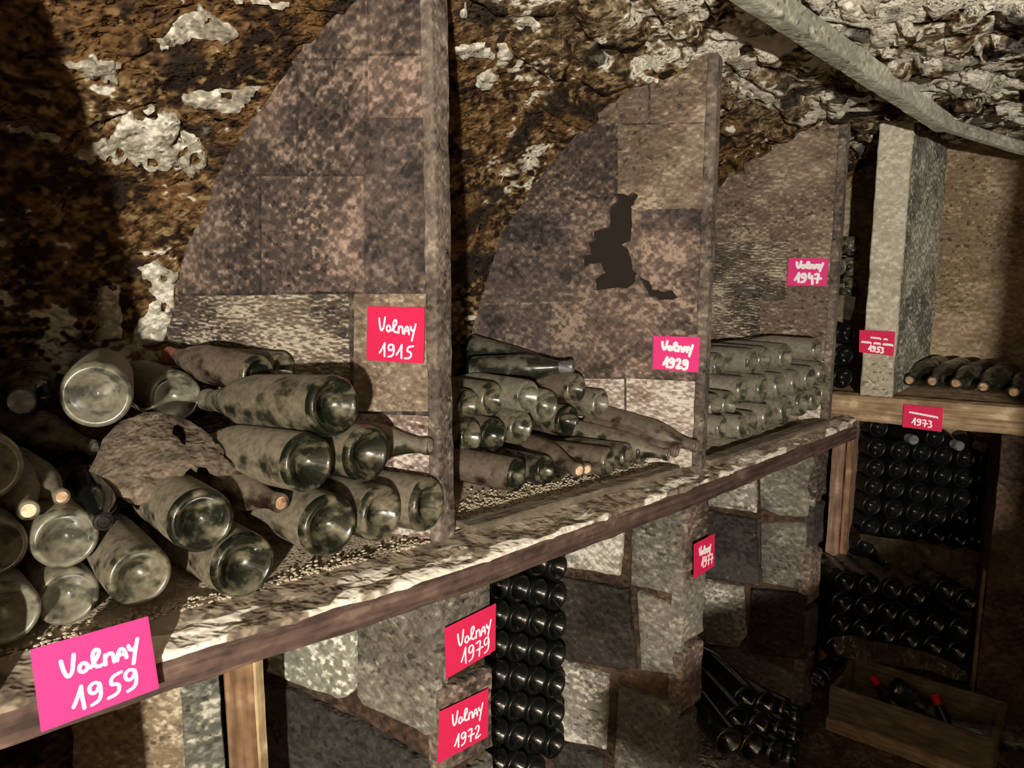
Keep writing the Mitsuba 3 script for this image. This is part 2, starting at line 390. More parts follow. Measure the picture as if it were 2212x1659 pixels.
def vault_relief(P):
    big = meshkit.fbm(P * 4.2, 4, 3) - .5
    mid = meshkit.fbm(P * np.array([13, 13, 13]) + 5, 4, 9) - .5
    ridge = np.abs(meshkit.fbm(P * 8 + 20, 3, 15) - .5)
    crack = -np.clip(.035 - ridge, 0, 1) * .5
    fine = meshkit.fbm(P * 52, 3, 21) - .5
    return big * .055 + mid * .024 + crack * .8 + fine * .012

# ------------------------------------------------------------------ ceiling and walls
def vault_sheet(y0, y1, t0, t1, dy, dth):
    ys, ts = np.arange(y0, y1 + dy / 2, dy), np.arange(t0, t1 + dth / 2, dth)
    Y, TH = np.meshgrid(ys, ts, indexing='ij')
    P = vault(Y, TH); N = vault_normal(Y, TH)
    return grid_mesh(P + N * (vault_relief(P)[..., None]) - N * .012)
struct('ceiling', vault_sheet(-.1, 3.4, -.02, 2.55, .011, .0105), 'vault_stone', smooth=True, label='rough stone barrel vault, brown at the sides and lime white along the crown')
scene['ceiling__crown'] = mikit.ply(vault_sheet(-4.2, -.1, -.02, 4.8, .06, .05), 'vault_stone', smooth=True)
scene['ceiling__crown_001'] = mikit.ply(vault_sheet(-.1, 4.2, 2.55, 4.8, .06, .05), 'vault_stone', smooth=True)
struct('wall_left', vault_sheet(-4.2, 3.4, -1.8, -.02, .025, .03), 'vault_stone', smooth=True)

# stones of the vault: separate flat slabs set in the lime, proud by a centimetre or two
from scipy.spatial import Voronoi, Delaunay
def vault_stones(y0, y1, t0, t1, n, seed):
    r = np.random.default_rng(seed)
    a = 1.0
    pts = np.column_stack([r.uniform(y0, y1, n), r.uniform(t0, t1, n) * a])
    S = np.array([1.0, 1.65])                 # slabs longer along the cellar
    q = pts * S
    for _ in range(2):
        vo = Voronoi(np.vstack([q, q * [1, -1] + [0, 2 * t0 * S[1]], q * [1, -1] + [0, 2 * t1 * S[1]], q * [-1, 1] + [2 * y0, 0], q * [-1, 1] + [2 * y1, 0]]))
        cells = [vo.vertices[vo.regions[vo.point_region[i]]] for i in range(n)]
        q = np.array([c.mean(0) for c in cells])
    for i, c in enumerate(cells):
        if r.random() < .30: continue
        pg = Polygon(c / S)
        pg = pg.buffer(-.012 - .014 * r.random()).buffer(.0)
        if pg.is_empty or pg.geom_type != 'Polygon' or pg.area < .0012: continue
        pg = pg.buffer(-.012).buffer(.012)
        if pg.is_empty or pg.geom_type != 'Polygon': continue
        out = densify(list(pg.exterior.coords)[:-1], .014)
        out = out + .010 * np.column_stack([meshkit.fbm(np.column_stack([out * 45, np.full(len(out), i)]), 2, 1) - .5, meshkit.fbm(np.column_stack([out * 45, np.full(len(out), i)]), 2, 2) - .5])
        pg2 = Polygon(out).buffer(0)
        if pg2.geom_type != 'Polygon' or pg2.area < .001: continue
        out = np.array(pg2.exterior.coords)[:-1]
        x0, ya, x1, yb = pg2.bounds
        gx, gy = np.meshgrid(np.arange(x0, x1, .017), np.arange(ya, yb, .017))
        inner = np.column_stack([gx.ravel(), gy.ravel()]) + r.uniform(-.003, .003, (gx.size, 2))
        inb = pg2.buffer(-.008)
        inner = np.array([p for p in inner if inb.contains(Point(p))]).reshape(-1, 2)
        allp = np.vstack([out, inner])
        tri = Delaunay(allp).simplices
        tri = np.array([t for t in tri if pg2.contains(Point(allp[t].mean(0)))])
        if len(tri) < 4: continue
        base = vault(allp[:, 0], allp[:, 1]); N = vault_normal(allp[:, 0], allp[:, 1])
        lift = .003 + .009 * r.random()
        tilt = r.normal(0, .030, 2)
        ctr = allp.mean(0)
        d = np.array([pg2.exterior.distance(Point(p)) for p in allp])
        h = lift * np.clip(d / .012, 0, 1) ** .6 + ((allp - ctr) @ tilt) * np.clip(d / .02, 0, 1)
        h = h + (meshkit.fbm(base * 22, 3, 31) - .5) * .014 * np.clip(d / .012, 0, 1) + (meshkit.fbm(base * 70, 2, 33) - .5) * .004
        W = base + N * (h + (meshkit.fbm(base * 4.2, 4, 3) - .5) * .055 - np.where(d < 1e-6, .016, .003))[:, None]
        m = trimesh.Trimesh(W, tri, process=False)
        if (m.face_normals * N[tri[:, 0]]).sum() < 0: m.invert()
        obj('stone', m, 'vault_stone', 'ceiling', smooth=60)
vault_stones(.35, 3.0, .95, 2.3, 170, 3)

# ragged lime flakes left on the brown vault, plus one painted slice of light
from scipy.interpolate import LinearNDInterpolator
_y, _t = np.meshgrid(np.linspace(-.3, 3.3, 150), np.linspace(.0, 2.4, 200), indexing='ij')
_P = vault(_y, _t) - C; _z = _P @ FW
_ok = _z > .4
_px = np.column_stack([CX + F * (_P @ RT)[_ok] / _z[_ok], CY - F * (_P @ UP)[_ok] / _z[_ok]])
PX2VAULT = LinearNDInterpolator(_px, np.column_stack([_y[_ok], _t[_ok]]))
def lime_and_light_patch(px, seed, thick=.007):
    ring = densify(px, 7.); q = np.column_stack([ring * .05, np.full(len(ring), seed)])
    ring = ring + 22 * np.column_stack([meshkit.fbm(q, 4, 1) - .5, meshkit.fbm(q, 4, 2) - .5])
    pg = Polygon(ring).buffer(0)
    if pg.geom_type != 'Polygon': pg = max(pg.geoms, key=lambda g: g.area)
    x0, y0, x1, y1 = pg.bounds; r = np.random.default_rng(seed)
    holes = []
    for _ in range(int(pg.area / 1100)):
        c = Point(r.uniform(x0, x1), r.uniform(y0, y1)).buffer(r.uniform(2.5, 8), quad_segs=2)
        holes.append(affinity.rotate(affinity.scale(c, r.uniform(.5, 2.2), 1), r.uniform(0, 180)))
    pg = pg.difference(unary_union(holes))
    if pg.geom_type != 'Polygon': pg = max(pg.geoms, key=lambda g: g.area)
    rings = [densify(list(pg.exterior.coords)[:-1], 5.)] + [densify(list(h.coords)[:-1], 4.) for h in pg.interiors]
    gx, gy = np.meshgrid(np.arange(x0, x1, 7.), np.arange(y0, y1, 7.)); inn = np.column_stack([gx.ravel(), gy.ravel()])
    inb = pg.buffer(-3); inn = np.array([p for p in inn if inb.contains(Point(p))]).reshape(-1, 2)
    pts = np.vstack(rings + [inn]); tri = Delaunay(pts).simplices
    tri = np.array([t for t in tri if pg.contains(Point(pts[t].mean(0)))])
    yt = PX2VAULT(pts)
    if np.isnan(yt).any(): return
    B = vault(yt[:, 0], yt[:, 1]); N = vault_normal(yt[:, 0], yt[:, 1])
    edge = np.arange(len(pts)) < sum(map(len, rings))
    W = B + N * (vault_relief(B) * .9 - .012 + np.where(edge, -.004, thick + .006 * (meshkit.fbm(B * 40, 3, 61) - .3)))[:, None]
    m = trimesh.Trimesh(W, tri, process=False)
    if (m.face_normals * N[tri[:, 0]]).sum() < 0: m.invert()
    obj('lime_and_light_patch', m, 'lime_and_light_white', 'ceiling', smooth=60)
def z1(*p): return [(x / 2.371 + 950, y / 2.371) for x, y in p]
for i, px in enumerate([
        [(300, 265), (330, 240), (385, 243), (400, 290), (440, 298), (452, 370), (420, 392), (380, 372), (330, 390), (280, 360), (235, 358), (180, 365), (155, 345), (200, 320), (240, 300), (275, 245)],
        [(390, 205), (430, 195), (500, 185), (560, 178), (562, 195), (510, 237), (430, 242), (392, 222)],
        [(105, 135), (190, 128), (270, 150), (262, 182), (220, 187), (160, 155)],
        [(340, 95), (400, 50), (440, 28), (500, 60), (530, 80), (490, 102), (420, 92), (360, 122)],
        [(500, 8), (640, 4), (600, 22), (520, 18)],
        [(10, 280), (60, 288), (140, 303), (142, 320), (60, 305), (10, 294)],
        [(216, 632), (266, 626), (270, 742), (214, 746)],  # a slice of light on the wall, painted as a pale patch
        [(300, 590), (350, 575), (395, 590), (385, 640), (376, 700), (360, 740), (330, 760), (290, 770), (300, 700), (340, 650)],
        z1((80, 70), (130, 30), (180, 10), (150, 50), (130, 90), (90, 110)),
        z1((330, 10), (420, 30), (500, 110), (540, 130), (480, 180), (420, 190), (390, 150), (330, 60)),
        z1((60, 250), (160, 225), (300, 230), (420, 270), (360, 340), (240, 330), (120, 330), (60, 300)),
        z1((200, 400), (280, 380), (340, 440), (300, 520), (230, 500), (180, 470)),
        z1((860, 130), (930, 150), (1010, 190), (1120, 230), (1110, 280), (1030, 260), (950, 220), (880, 180)),
        z1((900, 380), (1040, 390), (1160, 430), (1120, 445), (980, 420), (910, 410)),
        z1((1140, 270), (1230, 310), (1300, 330), (1290, 355), (1200, 340), (1150, 310)),
        z1((1490, 430), (1560, 450), (1640, 500), (1720, 550), (1700, 580), (1600, 540), (1490, 500)),
        z1((1470, 130), (1560, 140), (1720, 170), (1700, 220), (1580, 235), (1500, 190)),
        z1((1590, 740), (1670, 725), (1700, 745), (1640, 775), (1590, 765)),
        [(1560, 140), (1590, 128), (1640, 165), (1690, 205), (1745, 240), (1760, 262), (1720, 262), (1660, 235), (1600, 195)],
        [(1800, 10), (1900, 15), (1915, 45), (1860, 60), (1815, 48)],
        [(1880, 62), (1960, 70), (1965, 100), (1900, 112), (1872, 90)],
        [(2000, 100), (2110, 90), (2140, 150), (2080, 180), (2010, 160)],
        [(2040, 190), (2140, 180), (2170, 215), (2100, 240), (2050, 225)]]):
    lime_and_light_patch(px, 100 + i)

# ------------------------------------------------------------------ floor
g = np.stack(np.meshgrid(np.arange(-2.4, 3.2, .05), np.arange(-4.0, 4.6, .05), indexing='ij'), -1)
P = np.concatenate([g, np.zeros(g.shape[:2] + (1,))], -1); P[..., 2] = FLOOR + (meshkit.fbm(P * 9, 4, 2) - .5) * .03 - .008
struct('floor', grid_mesh(P), 'floor_dirt', smooth=True, label='brown trodden earth floor')

# ------------------------------------------------------------------ partitions on the shelf
def partition(i, label, blocks, hole_px=(), hidden=False):
    q = PART[i]; pl, th = q['pl'], q['th']
    crv = [tuple(p) for p in q['curve']]
    if i == 0: top = crv + [(.12, 2.06), (0, 2.12)]
    elif i == 1: top = crv[:-1] + [(0.0, crv[-1][1] + .0)]
    else: top = [(.62, SH + .02), (.60, 1.40), (.52, 1.66), (.44, 1.79)] + crv[:-1] + [(0.0, crv[-1][1])]
    outline = Polygon([(0, SH - .01), (top[0][0] + .03, SH - .01)] + top).buffer(0)
    k = thing('partition_wall', label, 'partition wall')
    bed = outline.buffer(.03).intersection(sbox(0.002, SH - .012, 2, 3))
    face = .012
    # the core is shifted so that the face of the blocks stands at w = 0
    def ragged(h):
        r = densify(pl.poly(h), .006); q = np.column_stack([r * 70, r[:, :1] * 0])
        return Polygon(r + .012 * np.column_stack([meshkit.fbm(q, 3, 1) - .5, meshkit.fbm(q, 3, 2) - .5])).buffer(0)
    holes = unary_union([ragged(h) for h in hole_px]) if hole_px else None
    obj('hollow_core', prism(pl, bed, -th, -.024), 'hollow_dark', k)
    obj('joint_mortar', prism(pl, bed.difference(holes) if holes is not None else bed, -.0238, -.0028), ['plaster_dark', 'plaster_brown', 'plaster_tan'][i], k)
    inner = outline.buffer(.03).intersection(sbox(.012, SH - .012, 2, 3))
    for j, (pts, mat) in enumerate(blocks):
        g = Polygon(pl.poly(pts)).buffer(0).intersection(inner)
        if g.is_empty: continue
        if holes is not None: g = g.difference(holes)
        g = g.buffer(-.0008)
        for gg in getattr(g, 'geoms', [g]):
            if gg.area < 2e-4: continue
            ring = densify(list(gg.exterior.coords)[:-1], .02)
            wob = np.column_stack([ring * 60, np.full(len(ring), j + .5)])
            ring = ring + .003 * np.column_stack([meshkit.fbm(wob, 3, 1) - .5, meshkit.fbm(wob, 3, 2) - .5])
            obj('block', prism(pl, Polygon(ring).buffer(0), -face - .004, -.0015 * rnd.random()), mat, k)
    # rendered front edge
    zt = top[-1][1] + .03
    e = board(pl.pt(0.018, SH - .01, .0035), -TD * .026, -pl.n * (th + .004), Z * (zt - SH), amp=.0028, step=.025, seed=i, bev=.006)
    obj('front_edge', e, 'edge_render', k, smooth=35)
    return k
def zpx(*p): return [(x / 2.371 + 950, y / 2.371) for x, y in p]
HOLES2 = [zpx((895, 990), (960, 1000), (985, 980), (1015, 1000), (990, 1045), (975, 1050), (985, 1100), (975, 1230), (930, 1255), (970, 1290), (985, 1380), (1010, 1400), (1000, 1440), (970, 1470), (880, 1476), (790, 1485), (775, 1430), (822, 1400), (810, 1350), (790, 1352), (770, 1350), (745, 1366), (720, 1365), (718, 1310), (760, 1300), (745, 1240), (780, 1235), (765, 1180), (850, 1165), (855, 1080), (870, 1050), (905, 1020)),
          zpx((1010, 1410), (1030, 1418), (1070, 1440), (1080, 1480), (1130, 1490), (1190, 1480), (1210, 1520), (1170, 1535), (1110, 1535), (1060, 1510), (1040, 1480)),
          zpx((980, 1600), (1060, 1592), (1110, 1580), (1105, 1640), (1060, 1690), (1010, 1680), (980, 1640))]
HOLES1 = [[(x / 2.074, y / 2.074) for x, y in ((1440, 870), (1465, 865), (1475, 885), (1500, 885), (1495, 920), (1475, 935), (1460, 905), (1440, 905))]]
B1 = [([(820, 893), (990, 902), (995, 1200), (760, 1200), (760, 893)], 'clay_white'),
      ([(340, 893), (757, 893), (757, 1250), (300, 1250)], 'clay_ribbed'),
      ([(760, 893), (818, 893), (758, 1195)], 'plaster_brown'),
      ([(340, 640), (752, 634), (757, 890), (340, 890)], 'clay_ribbed'),
      ([(763, 634), (990, 634), (990, 890), (763, 890)], 'plaster_tan'),
      ([(300, 380), (560, 380), (560, 633), (300, 637)], 'plaster_brown'),
      ([(564, 380), (786, 380), (786, 631), (564, 632)], 'plaster_pink'),
      ([(790, 260), (990, 260), (990, 630), (790, 630)], 'plaster_dark'),
      ([(420, 130), (640, 130), (640, 377), (420, 377)], 'plaster_brown'),
      ([(644, 130), (790, 130), (786, 377), (644, 377)], 'plaster_brown'),
      ([(794, 120), (990, 120), (990, 256), (794, 256)], 'plaster_pink'),
      ([(560, -160), (800, -160), (790, 127), (560, 127)], 'plaster_brown'),
      ([(804, -160), (990, -160), (990, 117), (796, 117)], 'plaster_brown')]
B2 = [([(980, 818), (1348, 818), (1350, 1000), (980, 1000)], 'clay_white'),
      ([(1352, 816), (1540, 826), (1540, 1040), (1354, 1040)], 'clay_white'),
      ([(980, 660), (1190, 656), (1190, 815), (980, 815)], 'plaster_dark'),
      ([(1194, 656), (1346, 652), (1346, 814), (1194, 814)], 'plaster_brown'),
      ([(1350, 652), (1545, 646), (1545, 822), (1350, 814)], 'plaster_pink'),
      ([(1000, 460), (1230, 460), (1230, 652), (1000, 656)], 'plaster_dark'),
      ([(1234, 460), (1380, 460), (1380, 648), (1234, 652)], 'plaster_brown'),
      ([(1384, 500), (1560, 500), (1560, 643), (1384, 648)], 'plaster_pink'),
      ([(1384, 455), (1560, 450), (1560, 497), (1384, 497)], 'plaster_dark'),
      ([(1100, 270), (1330, 270), (1330, 457), (1100, 457)], 'plaster_brown'),
      ([(1334, 270), (1570, 265), (1570, 448), (1334, 455)], 'plaster_tan'),
      ([(1180, 60), (1400, 60), (1400, 267), (1180, 267)], 'plaster_tan'),
      ([(1404, 60), (1600, 60), (1600, 262), (1404, 267)], 'plaster_tan')]
B3 = [([(1450, 780), (1720, 780), (1720, 960), (1450, 960)], 'plaster_tan'),
      ([(1724, 780), (1820, 780), (1820, 960), (1724, 960)], 'clay_white'),
      ([(1450, 652), (1642, 652), (1642, 777), (1450, 777)], 'clay_ribbed'),
      ([(1646, 652), (1830, 652), (1830, 777), (1646, 777)], 'plaster_tan'),
      ([(1450, 522), (1700, 522), (1700, 649), (1450, 649)], 'clay_ribbed'),
      ([(1704, 522), (1830, 522), (1830, 649), (1704, 649)], 'plaster_tan'),
      ([(1450, 395), (1650, 395), (1650, 519), (1450, 519)], 'plaster_tan'),
      ([(1654, 395), (1840, 395), (1840, 519), (1654, 519)], 'plaster_tan'),
      ([(1500, 200), (1720, 200), (1720, 392), (1500, 392)], 'plaster_tan'),
      ([(1724, 200), (1850, 200), (1850, 392), (1724, 392)], 'plaster_tan')]
partition(0, 'clay block partition nearest the camera, dark plastered face above the 1915 note', B1, HOLES1)
partition(1, 'plastered clay block partition with a ragged dark hole, behind the 1929 note', B2, HOLES2)
partition(2, 'tan plastered clay block partition farthest back, behind the 1947 note', B3)
# unseen partition left of the frame, its edge placed to shade the near bay
p0 = np.array([line_in(.05), .05, 0])
pl0 = Plane(p0)
k = thing('partition_wall', 'unseen partition beyond the left edge of the picture, placed to shade the near bay', 'partition wall')
obj('mortar_core', prism(pl0, [(-.12, .02), (.95, .02), (.80, SH + .1), (.74, 1.5), (.6, 1.75), (.4, 1.93), (-.12, 2.15)], -.04, 0), 'plaster_dark', k)

# ------------------------------------------------------------------ the shelf along the bays
sh = thing('stone_shelf', 'long cement shelf with a white crusted ledge and brown front beam under the bays', 'shelf')
ys = np.arange(-.6, 2.50, .02)
top = []
for y in ys:
    xi, xo = line_in(y), line_out(y)
    top.append([[xi - .012, y, SH - .03], [xi - .008, y, SH]] + [[xi + (xo - xi) * f, y, SH - .016 * f] for f in np.linspace(0, 1, 15)] + [[xo + .001, y, SH - .03], [xo - .004, y, SH - .034]])
TP = np.array(top); nv = TP.shape[1]
d = (meshkit.fbm(TP * 34, 4, 41) - .5)[..., None] * np.array([.010, 0, .018]); d[:, :1] = 0
UV = np.stack(np.broadcast_arrays(ys[:, None] * 1.0, np.concatenate([[0, 0], np.linspace(0, 1, 15), [1, 1]])[None]), -1).reshape(-1, 2)
obj('ledge', grid_mesh(TP + d), 'ledge_cement', sh, smooth=True, uv=UV)
def sweep_board(y0, y1, dx, zlo, zhi, dy=.03, amp=.003, seed=0, ref=line_out):
    yy = np.arange(y0, y1 + 1e-6, dy); R = []
    for y in yy:
        x = ref(y)
        R.append([[x + dx[1] - .003, y, zlo], [x + dx[1], y, zlo + .004], [x + dx[1], y, (zlo + zhi) / 2], [x + dx[1], y, zhi - .004], [x + dx[1] - .003, y, zhi], [x + dx[0], y, zhi], [x + dx[0], y, zlo]])
    R = np.array(R); R = R + amp * 2 * np.stack([meshkit.fbm(R * 25 + seed, 3, s) - .5 for s in (1, 2, 3)], -1) * [1, 0, 1]
    n, m = R.shape[:2]; Fc = []
    for i in range(n - 1):
        for j in range(m):
            a, b = i * m + j, i * m + (j + 1) % m
            Fc += [[a, b, b + m], [a, b + m, a + m]]
    for j in range(1, m - 1): Fc += [[0, j, j + 1], [(n - 1) * m, (n - 1) * m + j + 1, (n - 1) * m + j]]
    return fix(trimesh.Trimesh(R.reshape(-1, 3), Fc, process=False))
obj('front_beam', sweep_board(-.6, 2.47, (-.09, .004), SH - .066, SH - .022), 'beam_wood', sh, smooth=35, label='dark brown wooden front beam')
# the slab carries the bays, its top is sanded
SL = []
for y in np.arange(-.9, 3.25, .05):
    p = np.array([line_in(y), y, 0])
    SL.append([p + TD * u + Z * (SH - .004) for u in np.linspace(0.0, .95, 40)])
SL = np.array(SL); SL[..., 2] += (meshkit.fbm(SL * 16, 3, 6) - .5) * .010
obj('slab', grid_mesh(SL), 'sand', sh, smooth=True)
SB = SL.copy(); SB[..., 2] = SH - .05
obj('slab_underside', grid_mesh(SB), 'mortar_brown', sh)
obj('batten', sweep_board(PART[0]['near'][1] + .07, PART[1]['near'][1] - .03, (-.03, .012), SH - .01, SH + .012, ref=line_in, seed=4), 'batten_wood', sh, smooth=35, label='grey wooden batten')
obj('batten', sweep_board(PART[1]['near'][1] + .06, PART[2]['near'][1] - .03, (-.03, .010), SH - .01, SH + .008, ref=line_in, seed=5), 'batten_wood', sh, smooth=35, label='grey wooden batten')
# loose gravel in the second bay and along the first
V0 = trimesh.creation.icosphere(subdivisions=0)
peb = []
for _ in range(2600):
    if rng.random() < .8: y = rng.uniform(PART[0]['near'][1] + .06, PART[1]['near'][1] - .02); u = abs(rng.normal(.05, .05)) + .02
    else: y = rng.uniform(.15, .80); u = abs(rng.normal(0, .02)) - .01
    p = np.array([line_in(y), y, SH + .001]) + TD * u
    s = rng.uniform(.0016, .0042)
    m = V0.copy(); m.apply_scale([s, s * rng.uniform(.7, 1.3), s * .7]); m.apply_translation(p); peb.append(m)
k = obj('gravel', trimesh.util.concatenate(peb), 'pebble'); labels[k] = {'label': 'loose pale gravel scattered on the shelf under the bottles of the middle bay', 'category': 'gravel', 'kind': 'stuff'}

# ------------------------------------------------------------------ the piers below the shelf
def zz(sc, ox, oy, *p): return [(ox + x / sc, oy + y / sc) for x, y in p]
PIER = []
def pier(name_label, near_px, x_end, far_px, depth, blocks, core, core_z=(-.03, SH - .05)):
    n0 = on_plane(near_px[0], near_px[1], np.array([x_end, 0, 0]), np.array([1.0, 0, 0]))
    f0 = on_plane(far_px[0], far_px[1], np.array([x_end, 0, 0]), np.array([1.0, 0, 0]))
    pl = Plane(n0); th = f0[1] - n0[1]
    k = thing('masonry_pier', name_label, 'pier')
    # core: parallelogram in plan
    v = []
    for z in core_z:
        for p in (n0 + TD * .016 - pl.n * .016, n0 + TD * depth - pl.n * .016, f0 + TD * depth, f0 + TD * .012): v.append([p[0], p[1], z])
    m = trimesh.Trimesh(v, [[0, 1, 2], [0, 2, 3], [4, 6, 5], [4, 7, 6], [0, 5, 1], [0, 4, 5], [1, 6, 2], [1, 5, 6], [2, 7, 3], [2, 6, 7], [3, 4, 0], [3, 7, 4]], process=False)
    obj('mortar_core', fix(m), core, k)
    for j, (pts, mat) in enumerate(blocks):
        uz = [(min(max(u, .0), depth), z) for u, z in pl.poly(pts)]
        obj('stone_block', rough_block(pl, uz, -.03, rnd.uniform(-.003, .006), seed=j + 10 * len(PIER), relief=.005), mat, k, smooth=45)
    # end face stones, turned towards the corridor
    ple = Plane(f0, np.array([0, -1.0, 0]))
    PIER.append(dict(pl=pl, end=ple, th=th, n0=n0, f0=f0, key=k))
    return k, pl, ple, th
k1, pl1, en1, th1 = pier('grey stone pier under the shelf behind the 1979 and 1972 notes', (948, 1350), -.975, (1058, 1310), .52,
    [([(572, 1400), (650, 1340), (762, 1300), (764, 1492), (745, 1508), (730, 1513), (650, 1485), (574, 1452)], 'block_lichen'),
     ([(769, 1300), (950, 1240), (948, 1585), (920, 1591), (850, 1555), (784, 1523), (770, 1505)], 'block_grey'),
     ([(560, 1474), (640, 1500), (733, 1547), (800, 1580), (926, 1655), (930, 1760), (560, 1760)], 'block_dark')], 'mortar_brown')
k2, pl2, en2, th2 = pier('pier of pale and dark stone blocks under the shelf below the 1929 note', (1479, 1200), -.965, (1527, 1150), .60,
    [(zz(2.765, 800, 1100, (1100, 310), (1510, 90), (1490, 405), (1190, 355), (1100, 345)), 'block_pale'),
     (zz(2.765, 800, 1100, (1555, 80), (1890, -40), (1890, 505), (1850, 520), (1555, 455)), 'block_grey'),
     (zz(2.765, 800, 1100, (1100, 390), (1190, 420), (1540, 480), (1590, 960), (1450, 950), (1190, 900), (1100, 890)), 'block_soot'),
     (zz(2.765, 800, 1100, (1590, 490), (1885, 620), (1880, 1010), (1610, 970)), 'block_grey'),
     (zz(2.765, 800, 1100, (1100, 900), (1190, 925), (1420, 1000), (1400, 1440), (1180, 1390), (1100, 1370)), 'block_pale'),
     (zz(2.765, 800, 1100, (1480, 1070), (1870, 1170), (1850, 1620), (1450, 1560)), 'block_grey'),
     (zz(2.765, 800, 1100, (1100, 1400), (1390, 1480), (1400, 1700), (1100, 1700)), 'block_dark')], 'mortar_brown')
k3, pl3, en3, th3 = pier('farthest pier of rough grey and black stone blocks, beside the cupboard', (1752, 1200), -.975, (1776, 1180), .62,
    [(zz(2.0505, 1500, 850, (20, 425), (275, 345), (275, 530), (70, 500), (20, 495)), 'block_pale'),
     (zz(2.0505, 1500, 850, (285, 340), (560, 250), (560, 555), (380, 545), (290, 510)), 'block_grey'),
     (zz(2.0505, 1500, 850, (10, 510), (60, 520), (272, 560), (285, 850), (40, 815), (10, 812)), 'block_dark'),
     (zz(2.0505, 1500, 850, (290, 575), (530, 570), (520, 885), (295, 840)), 'block_grey'),
     (zz(2.0505, 1500, 850, (0, 825), (40, 830), (215, 865), (230, 1080), (190, 1130), (0, 1105)), 'block_pale'),
     (zz(2.0505, 1500, 850, (250, 865), (530, 895), (520, 1190), (245, 1150)), 'block_soot'),
     (zz(2.0505, 1500, 850, (0, 1120), (190, 1140), (330, 1200), (490, 1270), (490, 1420), (100, 1400), (0, 1390)), 'block_grey')], 'mortar_brown')
def end_stones(P, mats, seed):
    pl, th = P['end'], P['th']
    z = SH - .07; j = 0
    while z > .0:
        h = rnd.uniform(.15, .20); a = .002
        obj('end_stone', rough_block(pl, [(-.004, z - h + .02), (th + .004, z - h + .02), (th + .004, z), (-.004, z)], -.03, rnd.uniform(0, .005), seed=seed + j, relief=.004, wob=.0015), mats[j % len(mats)], P['key'], smooth=45)
        z -= h; j += 1
end_stones(PIER[0], ['block_grey', 'plaster_brown'], 60)
end_stones(PIER[1], ['plaster_brown', 'block_grey'], 70)
end_stones(PIER[2], ['plaster_brown', 'block_dark'], 80)
# near-left, below the shelf: upright board, grey slab and the plastered wall behind
bp = at_depth(515, 1480, 1.33)
e_w = unit(np.array([RT[0], RT[1], 0]) * .95 + FH * .3); e_d = unit(np.cross(Z, e_w))
def px_board(x0, x1, yref, z, thick, ztop, zbot=-.02, ang=0.):
    a, b = at_depth(x0, yref, z), at_depth(x1, yref, z + ang)
    w = b - a; w[2] = 0; n = unit(np.cross(Z, unit(w))); n = n if n @ FH > 0 else -n
    return [a[0], a[1], zbot], w, n * thick, Z * (ztop - zbot)
k = thing('upright_board', 'reddish brown upright board under the front beam, left of the grey pier', 'board')
obj('face', board(*px_board(482, 549, 1480, 1.30, .03, SH - .05), seed=3), 'plank_wood', k, smooth=35)
obj('edge_strip', board(*px_board(551, 573, 1480, 1.30, .03, SH - .05, ang=.02), seed=4), 'plank_pale', k, smooth=35, label='pale raw timber edge')
k = thing('stone_slab', 'narrow greenish grey stone slab standing left of the brown upright board', 'slab')
obj('slab', board(*px_board(392, 478, 1530, 1.46, .05, SH - .05, ang=.03), seed=6, amp=.004), 'post_side', k, smooth=35)
k = thing('rubble_wall', 'warm plastered wall stub under the shelf at bottom left, beside the grey slab', 'wall stub')
obj('plaster', board(*px_board(150, 400, 1560, 1.50, .10, SH - .05, ang=.04), seed=8, amp=.008), 'wall_bright', k, smooth=35)

# ------------------------------------------------------------------ the cupboard end
B0 = at_z(1800, 905, SH - .025)
cp = Plane(B0, -TD)                     # u runs to the right
def cuz(x, y): return cp.uz(x, y)
DEEP = .56
zt, zb = cuz(1900, 858)[1], cuz(1900, 914)[1]
u_r = 1.15
k = thing('lintel_shelf', 'thick pale timber lintel shelf across the top of the cupboard', 'shelf')
obj('beam', board(cp.pt(-.012, zb, 0), cp.t * (u_r + .2), -cp.n * .06, Z * (zt - zb), amp=.003, seed=12), 'lintel_wood', k, smooth=35)
obj('top_board', board(cp.pt(-.35, zt - .03, -.055), cp.t * (u_r + .5), -cp.n * (DEEP - .05), Z * .025, amp=.002, seed=13), 'lintel_wood', k, smooth=35)
ew = Plane(cp.o - cp.n * DEEP, -TD)
# end wall above
g = np.stack(np.meshgrid(np.arange(-1.2, 3.2, .02), np.arange(-.05, 2.75, .02), indexing='ij'), -1)
W = ew.pt(0, 0) + g[..., :1] * ew.t + g[..., 1:2] * Z
W = W + ew.n * ((meshkit.fbm(W * 11, 4, 51) - .5) * .045)[..., None]
struct('wall_end', grid_mesh(W), 'wall_warm', smooth=True, label='warm brown plastered end wall')
# the white post on the lintel
ua, ub = cuz(1857, 846)[0], cuz(1928, 853)[0]
k = thing('plaster_post', 'pale plastered post standing on the lintel beside the end wall', 'post')
lean = .0
obj('front', board(cp.pt(ua, zt - .002, -.003), cp.t * (ub - ua), -cp.n * .05, Z * (2.04 - zt), amp=.004, seed=15, bev=.006), 'post_plaster', k, smooth=35)
rb = on_plane(2006, 800, ew.o, ew.n); rb[2] = zt - .002
fr = cp.pt(ub - .002, zt - .002, -.045)
obj('return', board(fr - cp.t * .07, cp.t * .07, rb - fr, Z * (2.04 - zt), amp=.005, seed=16), 'post_side', k, smooth=35, label='darker grey blotched side face')  # side board darker and greyer than the front
